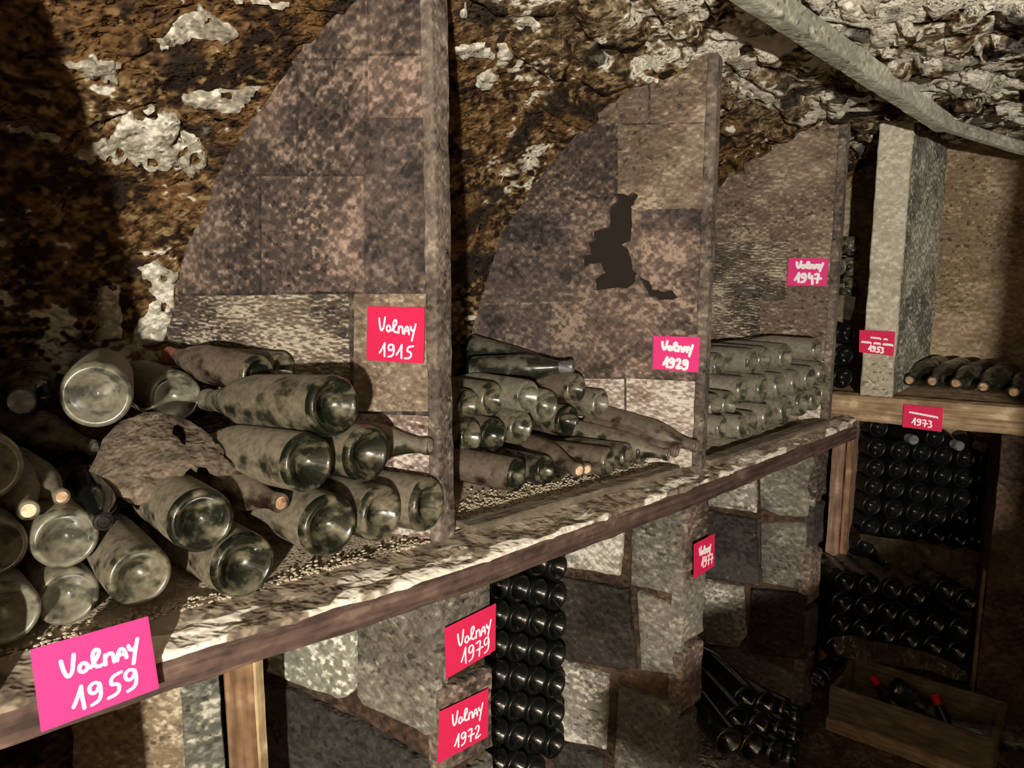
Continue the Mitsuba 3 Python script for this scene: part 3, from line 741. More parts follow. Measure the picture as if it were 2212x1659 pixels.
# frame below the lintel
k = thing('timber_frame', 'reddish brown timber frame on the left side of the bottle cupboard', 'frame')
a0, a1 = cuz(1800, 930)[0], cuz(1829, 930)[0]
obj('outer_upright', board(cp.pt(a0, -.02, .0), cp.t * (a1 - a0), -cp.n * .05, Z * (zb + .018), amp=.003, seed=17), 'frame_wood', k, smooth=35)
obj('inner_upright', board(cp.pt(a1 + .002, -.02, -.012), cp.t * .022, -cp.n * .06, Z * (zb + .018), amp=.003, seed=18), 'plank_wood', k, smooth=35)
obj('side_panel', board(cp.pt(a1 + .004, -.02, -.074), cp.t * .018, -cp.n * .36, Z * (zb + .018), amp=.003, seed=19), 'frame_wood', k, smooth=35)
ur = cuz(2165, 940)[0]
k = thing('masonry_pier', 'dark masonry pier on the right side of the bottle cupboard', 'pier')
obj('masonry', board(cp.pt(ur, -.02, .0), cp.t * .5, -cp.n * .40, Z * (zb + .018), amp=.006, seed=20), 'mortar_brown', k, smooth=35)
obj('edge_strip', board(cp.pt(ur - .014, -.02, -.004), cp.t * .012, -cp.n * .03, Z * .62, amp=.002, seed=21), 'plank_wood', k, smooth=35)

# ------------------------------------------------------------------ conduit along the vault
def vault_hit(x, y):
    """where the ray of a pixel meets the smooth vault"""
    d = ray(x, y); lo, hi = .3, 4.0
    yy, tt = np.meshgrid(np.linspace(-.5, 3.3, 120), np.linspace(.3, 2.6, 160), indexing='ij')
    Pv = vault(yy, tt) - C
    z = Pv @ FW; px = CX + F * (Pv @ RT) / z; py = CY - F * (Pv @ UP) / z
    i = np.argmin(np.where(z > .1, (px - x) ** 2 + (py - y) ** 2, 1e9)); return C + Pv.reshape(-1, 3)[i]
def hung(x, y, gap):
    p = vault_hit(x, y); z = (p - C) @ FW; return at_depth(x, y, z - gap)
c0, c1, c2 = hung(1592, -40, .12), hung(2040, 268, .13), hung(2330, 358, .12)
k = thing('conduit', 'long pale green square conduit hung under the vault at the upper right', 'conduit')
def bar(p, q, s, seed):
    t = q - p; a = unit(np.cross(t, Z)); b = unit(np.cross(a, t))
    return board(p - a * s / 2 - b * s / 2, t, a * s, b * s * 1.0, amp=.002, seed=seed, bev=.006, step=.04)
obj('run', bar(c0, c1, .046, 1), 'conduit_paint', k, smooth=35)
obj('run', bar(c1, c2, .034, 2), 'conduit_paint', k, smooth=35)
for f in (.25, .95):
    p = c0 + (c1 - c0) * f
    obj('hanger', tube([p, p + Z * .13], .006, 8), 'iron_dark', k)

# ------------------------------------------------------------------ bottles
PB = [(0, .026), (.006, .0255), (.013, .021), (.020, .013), (.026, .0045), (.0300, .0008), (.0325, 0), (.0352, .0015), (.0372, .0055), (.0380, .011)]
PS = [(.0380, .011), (.0382, .05), (.0382, .10), (.0380, .150), (.0372, .166), (.0350, .182), (.0312, .199), (.0262, .216), (.0215, .231), (.0180, .245), (.0158, .258), (.0148, .271), (.0147, .2765), (.0166, .2785), (.0168, .2880), (.0150, .2910), (.0112, .2915), (.0108, .288)]
PC = [(.0111, .2865), (.0111, .2905), (.0095, .2915), (0, .2917)]
PF = [(.0150, .238), (.0166, .2385), (.0162, .262), (.0158, .2755), (.0176, .2775), (.0178, .2885), (.0155, .2925), (0, .2930)]
LEN = .2917
mesh_base, mesh_body, mesh_cork, mesh_foil = lathe(PB, 36), lathe(PS, 36), lathe(PC, 18), lathe(PF, 24)
SHAPES = {}
def shared(mesh, mat, name):
    if (name, mat) not in SHAPES: SHAPES[name, mat] = mikit.ply(mesh, mat, smooth=50 if name != 'cork' else 30)
    return SHAPES[name, mat]
def pose(p, a, s, roll):
    a = unit(a); x = unit(np.cross(a, [.3, .2, .93])); y = np.cross(a, x)
    x, y = x * math.cos(roll) + y * math.sin(roll), y * math.cos(roll) - x * math.sin(roll)
    M = np.eye(4); M[:3, 0], M[:3, 1], M[:3, 2], M[:3, 3] = x * s, y * s, a * s, p
    return T(M.tolist())
BOTTLES, QUEUE = [], []
RB = np.array([(.036, .0375), (.06, .0382), (.09, .0382), (.12, .0382), (.148, .038), (.172, .0352), (.195, .030), (.215, .0245), (.236, .019), (.26, .0155), (.283, .0165)])
def bottle(label, p, a, s, body='glass_dusty', base='base_dusty', cork='cork_grey', foil=None, group=None, name='wine_bottle'):
    k = thing(name, label, 'wine bottle', group)
    tw = pose(p, a, s, rnd.uniform(0, 6.28))
    scene[key_for('body', k)] = {**shared(mesh_body, body, 'body'), 'to_world': tw}
    scene[key_for('base', k)] = {**shared(mesh_base, base, 'base'), 'to_world': tw}
    if foil: scene[key_for('capsule', k)] = {**shared(mesh_foil, foil, 'foil'), 'to_world': tw}
    elif cork: scene[key_for('cork', k)] = {**shared(mesh_cork, cork, 'cork'), 'to_world': tw}
    BOTTLES.append((k, np.array(p), unit(a), s))
    return k
def direction(yaw, pitch=0.):
    y, q = math.radians(yaw), math.radians(pitch)
    return math.cos(q) * (math.sin(y) * RT + math.cos(y) * FH) + math.sin(q) * Z
def by_base(label, px, py, D, yaw, pitch=0., dia=.103, z=None, **k):
    """the base's centre in the photograph, its height D in pixels; yaw of base to neck: 0 away from the camera, 90 to the right"""
    a = direction(yaw, pitch)
    QUEUE.append([label, lambda z: (at_depth(px, py, z), a, D * z / F / .0764), z or dia * F / D, k])
def by_neck(label, px, py, D, yaw, pitch=0., dia=.042, z=None, **k):
    a = direction(yaw, pitch)
    def g(z):
        s = D * z / F / .0336; return at_depth(px, py, z) - a * LEN * s, a, s
    QUEUE.append([label, g, z or dia * F / D, k])
def by_ends(label, bx, by, bz, nx, ny, nz, D, **k):
    def g(z):
        b = at_depth(bx, by, z); n = at_depth(nx, ny, z * nz / bz); return b, unit(n - b), D * z / F / .0764
    QUEUE.append([label, g, bz, k])
def settle(far=None, near=None, near_th=.05, floor=None, iters=50, lim=.10):
    """bottles slide towards or away from the camera until they no longer run into each other, the partitions or the shelf; then they are built"""
    n = len(QUEUE); zs = np.array([q[2] for q in QUEUE]); z0 = zs.copy()
    worst = 0; free = [q[3].pop('free', False) for q in QUEUE]
    for it in range(iters):
        cen, rad, rays = [], [], []
        for q, z in zip(QUEUE, zs):
            p, a, s = q[1](z); cen.append(p + a * (RB[:, :1] * s)); rad.append(RB[:, 1] * s); rays.append((p - C) / z)
        cen, rad, rays = np.array(cen), np.array(rad), np.array(rays)
        dz = np.zeros(n); worst = 0
        for i in range(n):
            if free[i]: continue
            for j in range(i + 1, n):
                if free[j]: continue
                d = np.linalg.norm(cen[i][:, None] - cen[j][None], axis=-1)
                pen = (rad[i][:, None] + rad[j][None] - d).max() - .001
                if pen > 0:
                    worst = max(worst, pen)
                    w = pen * .35
                    ki, kj = np.unravel_index(np.argmax(rad[i][:, None] + rad[j][None] - d), d.shape)
                    if (cen[i][ki] - C) @ FW < (cen[j][kj] - C) @ FW: dz[i] -= w; dz[j] += w
                    else: dz[i] += w; dz[j] -= w
            if floor is not None:
                pen = (floor - (cen[i][:, 2] - rad[i])).max()
                if pen > 0: dz[i] -= pen / max(.15, -rays[i][2]) * .6
            if far is not None:
                rel = cen[i] - far.o; w = rel @ far.n - rad[i]; u = rel @ far.t
                bad = np.where((u > -.01), -w, -1).max() + .002
                if bad > 0: dz[i] -= bad / max(.3, abs(rays[i] @ far.n)) * .8
            if near is not None:
                rel = cen[i] - near.o; w = -(rel @ near.n) - near_th - rad[i]; u = rel @ near.t
                bad = np.where((u > -.01), -w, -1).max() + .002
                if bad > 0: dz[i] += min(.02, bad / max(.3, abs(rays[i] @ near.n)) * .8)
        zs = np.clip(zs + np.clip(dz, -.02, .02), z0 * (1 - lim), z0 * (1 + lim))
    for q, z in zip(QUEUE, zs):
        p, a, s = q[1](z); bottle(q[0], p, a, s, **q[3])
    SETTLED.append((n, worst)); QUEUE.clear()
SETTLED = []

# --- first bay: the 1915 and 1959 magnums
G1 = 'dusty magnums in the nearest bay'
def m1(label, *a, **k): by_base(label, *a, **{**dict(group=G1, dia=.103), **k})
m1('dusty bottle at the top of the near pile, its whole rimmed base facing the camera', 208, 855, 146, -26, 0, base='base_grey', body='glass_grey')
m1('bottle base second in the top row, between the rimmed base and the long bottles', 380, 859, 117, -41, 0, base='base_grey', body='glass_caked', dia=.10)
by_ends('old bottle with a red wax capsule lying against the partition', 560, 812, 1.39, 372, 768, 1.535, 88, group=G1, foil='foil_red', body='glass_brown', base='base_clear')
m1('dusty bottle end farthest back against the ribbed partition', 612, 800, 80, -62, 0, dia=.10, z=1.44, body='glass_brown')
m1('large bottle with a bare dark shoulder and a glossy base, highest of the right half', 727, 877, 137, -52, -5, z=1.20, base='base_clear')
m1('caked bottle with a black glossy base below the highest large bottle', 671, 1000, 131, -50, -4, z=1.22, base='base_clear', body='glass_caked')
m1('bottle base with a dark hollow, just left of the neck by the white block', 799, 982, 125, -52, 0, base='base_clear', z=1.30)
by_neck('bottle neck pointing right in front of the white block', 930, 965, 38, 112, 0, z=1.345, group=G1)
m1('bottle with a black ringed base in the bottom row, right of the glossy pair', 715, 1138, 137, -44, 0, base='base_clear', body='glass_caked', z=1.245)
m1('bottle base second from the right in the bottom row of the near bay', 828, 1111, 122, -54, 0, z=1.31)
m1('bottle at the right end of the bottom row, beside the partition edge', 930, 1091, 118, -62, 0, z=1.36, body='glass_caked')
by_neck('slim neck with a pale cork between two large bottle bases', 608, 1087, 44, 128, 0, z=1.15, free=True, group=G1, cork='cork_pale', body='glass_brown')
m1('glossy black base under the torn edge of the mud crust', 439, 1127, 142, -40, -2, z=1.12, base='base_clear', body='glass_caked')
m1('glossy black base lowest at the front, overlapping the shelf edge', 532, 1224, 144, -46, 0, base='base_clear', body='glass_caked', z=1.14)
m1('dusty bottle base on the shelf between the glossy base and the 1959 note', 304, 1246, 136, -40, 0, base='base_dusty', body='glass_caked', z=1.11)
m1('dusty base resting on the bottle directly above the 1959 note', 144, 1165, 136, -42, 0, base='base_grey', body='glass_caked', z=1.035)
m1('dusty bottle base standing on the shelf directly above the 1959 note', 149, 1291, 131, -42, 0, base='base_grey', body='glass_caked', z=1.05)
m1('grey bottle base cut by the left edge of the picture, upper of two', -15, 1184, 140, -44, 0, base='base_grey', body='glass_grey', z=.99)
m1('grey bottle base cut by the left edge of the picture, lowest', 14, 1329, 141, -44, 0, base='base_grey', body='glass_grey', z=1.00)
m1('bottle base cut by the left edge, highest and largest', -35, 1012, 158, -44, 0, base='base_grey', body='glass_dark', z=.97)
by_neck('bottle neck with a bright orange cork, nearest the left edge', 62, 1104, 47, 140, -4, z=.99, free=True, group=G1, cork='cork_pale', body='glass_dusty')
by_neck('bottle neck with an orange cork, behind and right of the nearer corked neck', 134, 1074, 38, 132, -3, z=1.05, free=True, group=G1, cork='cork_pale', body='glass_dusty')
by_neck('bare black bottle neck between two dusty bases', 224, 1128, 42, 146, 0, z=1.03, free=True, group=G1, body='glass_black', cork='glass_black')
m1('dusty bottle base below the mud crust, right of the black neck', 250, 1132, 122, -42, 0, body='glass_caked', z=1.36)
by_neck('foil topped neck in the dark at the left edge', 46, 868, 56, 150, 2, z=1.20, free=True, group=G1, foil='foil_pewter', body='glass_dark')
by_neck('bottle neck with a grey cork slanting down to the mud crust', 205, 968, 36, 104, -14, z=1.28, free=True, group=G1, body='glass_dusty')
by_base('dark bottle lying deep in the shade behind the mud crust', 60, 1000, 108, -60, 0, z=1.55, dia=.103, body='glass_black', base='base_black', group=G1)
# the bottle wrapped in a crust of dried mud
def crust():
    out = [(181, 1062), (185, 1030), (200, 1000), (213, 975), (222, 950), (240, 930), (262, 910), (290, 898), (318, 890), (345, 891), (375, 897), (405, 908), (435, 925), (459, 946), (462, 953), (480, 962), (486, 972), (483, 985), (505, 1005), (515, 1020), (513, 1032), (500, 1040), (488, 1043), (470, 1030), (452, 1022), (446, 1010), (430, 1008), (425, 1020), (412, 1010), (402, 1020), (390, 1040), (412, 1047), (398, 1056), (372, 1066), (343, 1074), (335, 1082), (318, 1085), (300, 1092), (276, 1085), (262, 1076), (240, 1070), (215, 1066)]
    o2 = Polygon(out).buffer(0); o2 = o2 if o2.geom_type == 'Polygon' else max(o2.geoms, key=lambda g: g.area)
    hole = Polygon([(375, 920), (385, 917), (397, 925), (402, 945), (400, 962), (392, 955), (386, 945), (372, 937)])
    o2 = o2.difference(hole)
    ring = densify(list(o2.exterior.coords)[:-1], 6.); ring = ring + 5 * np.column_stack([meshkit.fbm(np.column_stack([ring * .09, ring[:, 0] * 0]), 3, 1) - .5, meshkit.fbm(np.column_stack([ring * .09, ring[:, 0] * 0]), 3, 2) - .5])
    hr = densify(list(hole.exterior.coords)[:-1], 5.)
    gx, gy = np.meshgrid(np.arange(170, 525, 8.), np.arange(885, 1100, 8.)); inn = np.column_stack([gx.ravel(), gy.ravel()])
    pg = Polygon(ring, [hr]).buffer(0)
    inb = pg.buffer(-4); inn = np.array([p for p in inn if inb.contains(Point(p))])
    pts = np.vstack([ring, hr, inn]); tri = Delaunay(pts).simplices
    tri = np.array([t for t in tri if pg.contains(Point(pts[t].mean(0)))])
    x, y = (pts[:, 0] - 320) / 150, (pts[:, 1] - 990) / 105
    bulge = np.sqrt(np.clip(1 - .5 * x ** 2 - .55 * y ** 2, 0, 1))
    dep = 1.285 - .105 * bulge - .075 * (y + .2) + .02 * (meshkit.fbm(np.column_stack([pts * .03, pts[:, 0] * 0]), 3, 4) - .5)
    top = np.array([at_depth(p[0], p[1], d) for p, d in zip(pts, dep)])
    back = np.array([at_depth(p[0], p[1], d + .010) for p, d in zip(pts, dep)])
    n = len(pts); Fc = [*tri, *(tri[:, ::-1] + n)]
    e = {}
    for t in tri:
        for a, b in ((t[0], t[1]), (t[1], t[2]), (t[2], t[0])): e[(a, b)] = e.get((a, b), 0) + 1
    for (a, b) in e:
        if (b, a) not in e: Fc += [[b, a, a + n], [b, a + n, b + n]]
    return fix(trimesh.Trimesh(np.vstack([top, back]), np.array(Fc), process=False))
k = thing('mud_crust', 'cracked brown crust of dried mud and mould draped over bottles of the near pile', 'crust')
obj('crust', crust(), 'dried_mud', k, smooth=50)

settle(far=PART[0]['pl'], floor=SH, lim=.06)

# --- second bay: the 1929 bottles
G2 = 'dusty bottles in the middle bay'
def m2(label, *a, **k): by_base(label, *a, **{**dict(group=G2, dia=.076), **k})
by_ends('dark bottle on top of the middle bay pile, base at upper left', 1012, 752, 2.05, 1175, 800, 1.98, 64, group=G2, body='glass_dark', base='base_black')
by_ends('dark bottle on top with a white capped neck pointing right', 1015, 800, 1.97, 1199, 793, 1.90, 60, group=G2, body='glass_dark', base='base_black', foil='foil_pewter')
m2('bottle base at the right of the upper row, below the white capped neck', 1247, 841, 69, -48, 0, z=1.95, body='glass_brown')
m2('pinkish dusty bottle with its base in the middle of the upper row', 1143, 858, 76, -46, 0, z=1.84, body='glass_grey', base='base_grey')
m2('bottle base hanging below the middle of the upper row', 1181, 878, 74, -40, 0, z=1.82, base='base_grey', body='glass_caked')
m2('bottle base second from the left in the upper row of the middle bay', 1066, 864, 78, -52, 0, z=1.80, body='glass_caked')
m2('bottle base at the left of the upper row, cut by the partition', 1014, 879, 76, -56, 0, z=1.78, body='glass_caked')
m2('dust coloured bottle end against the white block of the middle bay', 1300, 874, 64, -50, 0, z=2.0, body='glass_caked', base='base_grey')
m2('dark hollow base in the second row of the middle bay', 1069, 943, 78, -44, 0, z=1.74, base='base_clear')
m2('dusty base with a black hollow, right of the dark hollow base', 1128, 925, 75, -46, 0, z=1.80, base='base_dusty', body='glass_caked')
m2('bottle end at the left of the second row, beside the partition', 1020, 945, 74, -54, 0, z=1.72)
m2('bottle with a bare dark green base in the middle of the second row', 1229, 911, 70, -42, 0, z=1.92, base='base_clear')
m2('glossy brown bottle at the front left of the middle bay with a clear base', 1121, 1027, 74, -62, 2, z=1.63, body='glass_brown', base='base_clear')
m2('dark ringed base right of the glossy brown bottle', 1181, 1017, 64, -52, 0, z=1.74, base='base_clear', body='glass_dark')
m2('dark glass base touching the ringed base from behind', 1209, 1013, 60, -50, 0, z=1.82, base='base_clear', body='glass_dark')
by_ends('bottle lying aslant with a worn cork, left of two necks at the front', 1105, 955, 1.90, 1278, 1028, 1.63, 64, free=True, group=G2, body='glass_brown', cork='cork_pale')
by_ends('bottle lying aslant with a pale cork, right of two necks at the front', 1150, 965, 1.94, 1299, 1027, 1.66, 58, free=True, group=G2, body='glass_brown', cork='cork_pale')
m2('dusty base first in the right hand row at the front of the middle bay', 1318, 999, 63, -60, 0, z=1.75, body='glass_brown')
m2('dusty base second in the right hand row at the front', 1358, 987, 58, -60, 0, z=1.78, body='glass_brown')
m2('dusty base third in the right hand row at the front', 1391, 976, 56, -60, 0, z=1.81, body='glass_brown')
by_ends('bottle with a green tinted base end and a grey tipped neck', 1242, 934, 1.92, 1438, 982, 1.80, 56, free=True, group=G2, body='glass_dusty', base='base_clear')
by_ends('bottle with a dark neck between the grey tipped neck and the brown neck', 1266, 920, 1.95, 1457, 974, 1.815, 56, free=True, group=G2, body='glass_brown')
by_ends('bottle with a brown neck lying farthest right in the middle bay', 1300, 902, 1.95, 1495, 962, 1.81, 58, free=True, group=G2, body='glass_brown')

settle(far=PART[1]['pl'], near=PART[0]['pl'], near_th=PART[0]['th'], floor=SH, lim=.05)

# --- third bay: the 1947 bottles
G3 = 'grey dusted bottles in the far bay'
third_bay = [
    (1627, 781, 56, 2.12, 'grey base in the top row of the far bay, left of the long pinkish bottle'),
    (1654, 778, 58, 2.20, 'grey base in the top row of the far bay, touching its left neighbour'),
    (1700, 772, 58, 2.26, 'pinkish bottle with a pale end in the top row of the far bay'),
    (1768, 756, 50, 2.40, 'webbed bottle base highest at the right of the far bay'),
    (1735, 758, 50, 2.46, 'webbed bottle end left of the highest one in the far bay'),
    (1607, 843, 58, 2.04, 'grey base at the left of the second row in the far bay'),
    (1650, 841, 62, 2.10, 'grey base second in the second row of the far bay'),
    (1688, 836, 60, 2.20, 'grey base third in the second row of the far bay'),
    (1722, 828, 56, 2.28, 'grey base fourth in the second row of the far bay'),
    (1752, 818, 54, 2.36, 'grey base fifth in the second row of the far bay'),
    (1779, 808, 52, 2.44, 'grey base at the right end of the second row in the far bay'),
    (1556, 792, 58, 2.16, 'bottle body behind the partition edge in the top row of the far bay'),
    (1578, 876, 60, 2.00, 'grey base with a dark hollow, left in the third row of the far bay'),
    (1548, 880, 58, 2.00, 'bottle end beside the partition edge in the third row of the far bay'),
    (1606, 924, 54, 1.98, 'grey base at the left of the bottom row in the far bay'),
    (1626, 916, 54, 2.06, 'grey base second in the bottom row of the far bay'),
    (1660, 902, 58, 2.10, 'grey base third in the bottom row of the far bay'),
    (1700, 888, 62, 2.18, 'large grey base in the middle of the bottom row in the far bay'),
    (1736, 872, 56, 2.28, 'grey base fifth in the bottom row of the far bay'),
    (1764, 862, 52, 2.38, 'grey base sixth in the bottom row of the far bay'),
    (1786, 850, 50, 2.46, 'grey base at the right end of the bottom row in the far bay'),
    (1562, 925, 54, 1.95, 'bottle end beside the partition edge in the bottom row of the far bay')]
for px, py, D, z, lab in third_bay:
    by_base(lab, px, py, D, -50 + rnd.uniform(-6, 6), 0, z=z, group=G3, body='glass_grey', base='base_grey')

settle(far=PART[2]['pl'], near=PART[1]['pl'], near_th=PART[1]['th'], floor=SH)

# --- niche behind the far partition
G4 = 'bottles in the niche left of the white post'
for r, (yy, dz) in enumerate([(531, 0), (576, 0), (619, 0)]):
    for c, xx in enumerate((1814 - 3 * r, 1842 - 4 * r)):
        by_base(f'dark bottle base in the high niche stack, {["top", "middle", "bottom"][r]} row {["left", "right"][c]}', xx, yy, 42, -8, 0, z=2.78, group=G4, body='glass_dark', base='base_dusty')
by_base('dark bottle base in the niche directly left of the pink note on the post', 1829, 720, 46, -6, 0, z=2.68, group=G4, body='glass_black', base='base_black')
by_base('bottle base half behind the far partition left of the niche bottles', 1802, 718, 44, -8, 0, z=2.74, group=G4, body='glass_dark', base='base_black')
by_base('dust topped bottle base in the niche below the upper dark one', 1824, 768, 46, -6, 0, z=2.66, group=G4, body='glass_grey', base='base_black')
by_base('dark bottle base lowest in the niche, just above the lintel', 1822, 816, 48, -6, 0, z=2.62, group=G4, body='glass_black', base='base_black')

settle(floor=zt)
# --- five bottles lying on the lintel
G5 = 'bottles lying on the lintel'
ordn = ['first', 'second', 'third', 'fourth', 'fifth']
for i, (nx, ny, bx, by) in enumerate([(1956, 825, 2030, 793), (2005, 828, 2076, 797), (2056, 832, 2124, 802), (2117, 840, 2176, 806), (2183, 852, 2236, 814)]):
    by_ends(f'dark bottle lying on the lintel, cork towards the camera, {ordn[i]} from the white post', bx, by, 2.80, nx, ny, 2.53, 53, group=G5, body='glass_dark', base='base_black', cork='cork_pale')

settle(floor=zt)
# --- cupboard, upper stack
G6 = 'black bottles in the upper cupboard stack'
rows = ['top', 'second', 'third', 'fourth', 'bottom']
cols = ['first', 'second', 'third', 'fourth', 'fifth', 'sixth']
for r in range(5):
    for c in range(6):
        xx = 1896 - 3.6 * r + c * (48.2 - .2 * r); yy = 968 + 42 * r + c * (5.2 + 1.0 * r * .5)
        by_base(f'black bottle base in the upper cupboard stack, {rows[r]} row, {cols[c]} from the left', xx + rnd.uniform(-2, 2), yy + rnd.uniform(-2, 2), 46, -4, 0, z=2.76, group=G6, body='glass_black', base='base_black')
by_base('bottle base highest in the cupboard, left under the lintel', 1900, 924, 46, -4, 0, z=2.76, group=G6, body='glass_black', base='base_black')
by_base('bottle base highest in the cupboard, under the note on the lintel', 2022, 945, 46, -4, 0, z=2.78, group=G6, body='glass_black', base='base_black')
for nm, (xx, yy) in dict(left=(1975, 951), middle=(2074, 964), right=(2124, 966)).items():
    by_neck(f'pale capped neck showing above the cupboard stack, {nm} of three', xx, yy, 21, 178, 0, z=2.80, group='pale capped necks above the cupboard stack', body='glass_black', foil='foil_pewter', dia=.036)
by_base('bottle base under the left end of the upper plastic film', 1872, 1180, 46, -4, 0, z=2.72, group=G6, body='glass_black', base='base_black')
by_base('bottle base second below the left end of the upper plastic film', 1880, 1219, 48, -4, 0, z=2.64, group=G6, body='glass_black', base='base_black')
by_base('dusty bottle end below the plastic film, right of the black bases', 1930, 1226, 48, -4, 0, z=2.66, group=G6, body='glass_dusty', base='base_dusty')
# --- cupboard, lower stack
G7 = 'black bottles in the lower cupboard stack'
low = [[(1826, 1257), (1878, 1265), (1929, 1272), (1980, 1287), (2043, 1275), (2090, 1300)],
       [(1820, 1302), (1870, 1310), (1919, 1322), (1969, 1337), (2022, 1348), (2074, 1358)],
       [(1816, 1346), (1865, 1358), (1915, 1371), (1966, 1383), (2017, 1397), (2069, 1408)]]
for r, row in enumerate(low):
    for c, (xx, yy) in enumerate(row):
        by_base(f'black bottle base in the lower cupboard stack, {["top", "middle", "bottom"][r]} row, {cols[c]} from the left', xx, yy, 51, -5, 0, z=2.46, group=G7, body='glass_dark' if r == 0 else 'glass_black', base='base_black')
by_base('black bottle base lowest at the left, under the lower plastic film', 1806, 1398, 50, -5, 0, z=2.44, group=G7, body='glass_black', base='base_black')
by_ends('black bottle lying across at the foot of the farthest pier', 1770, 1466, 2.34, 1822, 1420, 2.52, 46, cork=None, body='glass_black', base='base_black', group=G7)

settle(iters=25, lim=.05)
# --- column of bottles under the shelf between the first two piers
G8 = 'black bottles stacked under the shelf'
colx = [1082, 1126, 1166, 1208]; coln = ['left', 'second', 'third', 'right']
for c in range(4):
    for r in range(8):
        xx = colx[c] - 1.0 * r; yy = [1235, 1209, 1185, 1163][c] + 64 * r + (32 if c % 2 == 0 else 0)
        z = 1.33 / .719 / (1 - .967 * (xx - CX) / F) * .985
        by_base(f'black bottle end in the stack under the shelf, {coln[c]} column, row {["one", "two", "three", "four", "five", "six", "seven", "eight"][r]} from the top', xx, yy, 120 / z, -44, 0, z=z + .02, group=G8, body='glass_black', base='base_black')

settle(iters=25, lim=.05)
# --- dark pile at the foot of the third bay
G9 = 'black bottles piled on the floor in front of the farthest pier'
pile = [(1610, 1512, 1.98), (1655, 1526, 2.02), (1700, 1540, 2.08), (1728, 1556, 2.14), (1590, 1556, 1.92), (1640, 1570, 1.96), (1690, 1582, 2.02), (1726, 1600, 2.08), (1575, 1604, 1.86), (1626, 1616, 1.90), (1678, 1628, 1.95), (1716, 1642, 2.0)]
wordn = ['one', 'two', 'three', 'four']
for i, (xx, yy, z) in enumerate(pile):
    p = at_depth(xx, yy, z)
    a = unit(TD + np.array([0, 1, 0]) * ([.85, .62, .30, .12][i % 4] + .06 * (i // 4 - 1)) + Z * [.05, .02, .06, .0][(i * 3) % 4])
    bottle(f'black bottle in the dark floor pile, {["upper", "middle", "lower"][i // 4]} layer, number {wordn[i % 4]} from the left', p, a, 1.0, group=G9, body='glass_black', base='base_black')

# ------------------------------------------------------------------ wooden crate with three bottles
def on_floor(x, y, z): return at_z(x, y, z)
q0, q1 = at_z(1792, 1482, .262), at_z(2150, 1602, .262)
q3 = at_z(1846, 1414, .262)
ex = q1 - q0; ey = q3 - q0; ey = ey - unit(ex) * (ey @ unit(ex)); ux, uy = unit(ex), unit(ey)
Lx, Ly = np.linalg.norm(ex), max(np.linalg.norm(ey), .24)
k = thing('wooden_crate', 'open wooden wine crate on the floor before the cupboard', 'crate')
o = np.array([q0[0], q0[1], FLOOR + .002])
H = .262 - FLOOR
obj('front_board', board(o + Z * .02, ux * Lx, uy * .014, Z * (H - .02), seed=31), 'crate_wood', k, smooth=35)
obj('back_board', board(o + uy * (Ly - .014), ux * Lx, uy * .014, Z * (H - .005), seed=32), 'crate_wood', k, smooth=35)
obj('end_board', board(o + uy * .015, ux * .014, uy * (Ly - .03), Z * H, seed=33), 'crate_wood', k, smooth=35)
obj('end_board', board(o + uy * .015 + ux * (Lx - .014), ux * .014, uy * (Ly - .03), Z * H, seed=34), 'crate_wood', k, smooth=35)
obj('bottom_board', board(o + uy * .015 + ux * .015, ux * (Lx - .03), uy * (Ly - .03), Z * .012, seed=35), 'crate_wood', k, smooth=35)
obj('foot_batten', board(o - uy * .016, ux * Lx * .95, uy * .016, Z * .045, seed=36, amp=.004), 'lintel_wood', k, smooth=35, label='pale splintered foot batten')
def in_crate(fx, fy, z): return o + ux * Lx * fx + uy * Ly * fy + Z * z
def crate_bottle(label, tip, a, s, from_base=False, **k):
    bottle(label, tip if from_base else tip - unit(a) * .293 * s, a, s, **k)
crate_bottle('bottle with a red capsule standing slanted at the left end of the crate', at_z(1884, 1462, .250), -ux * .55 + uy * .25 + Z * .42, .80, body='glass_black', base='base_black', foil='foil_bright_red')
crate_bottle('dark bottle with its base up in the crate, between the red capsules', at_z(1925, 1484, .245), ux * .80 + uy * .15 - Z * .40, 1.0, from_base=True, body='glass_dark', base='base_black', cork=None)
crate_bottle('bottle with a red capsule in the middle of the crate', at_z(2018, 1500, .262), -ux * .35 + uy * .25 + Z * .55, .80, body='glass_black', base='base_black', foil='foil_bright_red')
bottle('bottle lying at the right end of the crate, only its round side showing', in_crate(.64, .5, .060), unit(ux * .9 + uy * .15 + Z * .05), .95, body='glass_dark', base='base_black')

# ------------------------------------------------------------------ plastic film between the cupboard stacks
def film(px, zd, seed, amp=.020):
    pg = Polygon(px); x0, y0, x1, y1 = pg.bounds; gx, gy = np.meshgrid(np.arange(x0, x1, 5.), np.arange(y0, y1, 5.))
    ring = densify(px, 6.); inn = np.column_stack([gx.ravel(), gy.ravel()]); inb = pg.buffer(-3)
    inn = np.array([p for p in inn if inb.contains(Point(p))]); pts = np.vstack([ring, inn])
    tri = Delaunay(pts).simplices; tri = np.array([t for t in tri if pg.contains(Point(pts[t].mean(0)))])
    q = np.column_stack([pts * .045, np.full(len(pts), seed)])
    r1 = np.abs(meshkit.fbm(q, 3, seed) - .5) * 2
    dep = zd(pts[:, 0], pts[:, 1]) + amp * (r1 - .3) * 3
    return trimesh.Trimesh([at_depth(p[0], p[1], d) for p, d in zip(pts, dep)], tri, process=False)
k = thing('plastic_film', 'crumpled clear plastic film between the two cupboard stacks', 'plastic film')
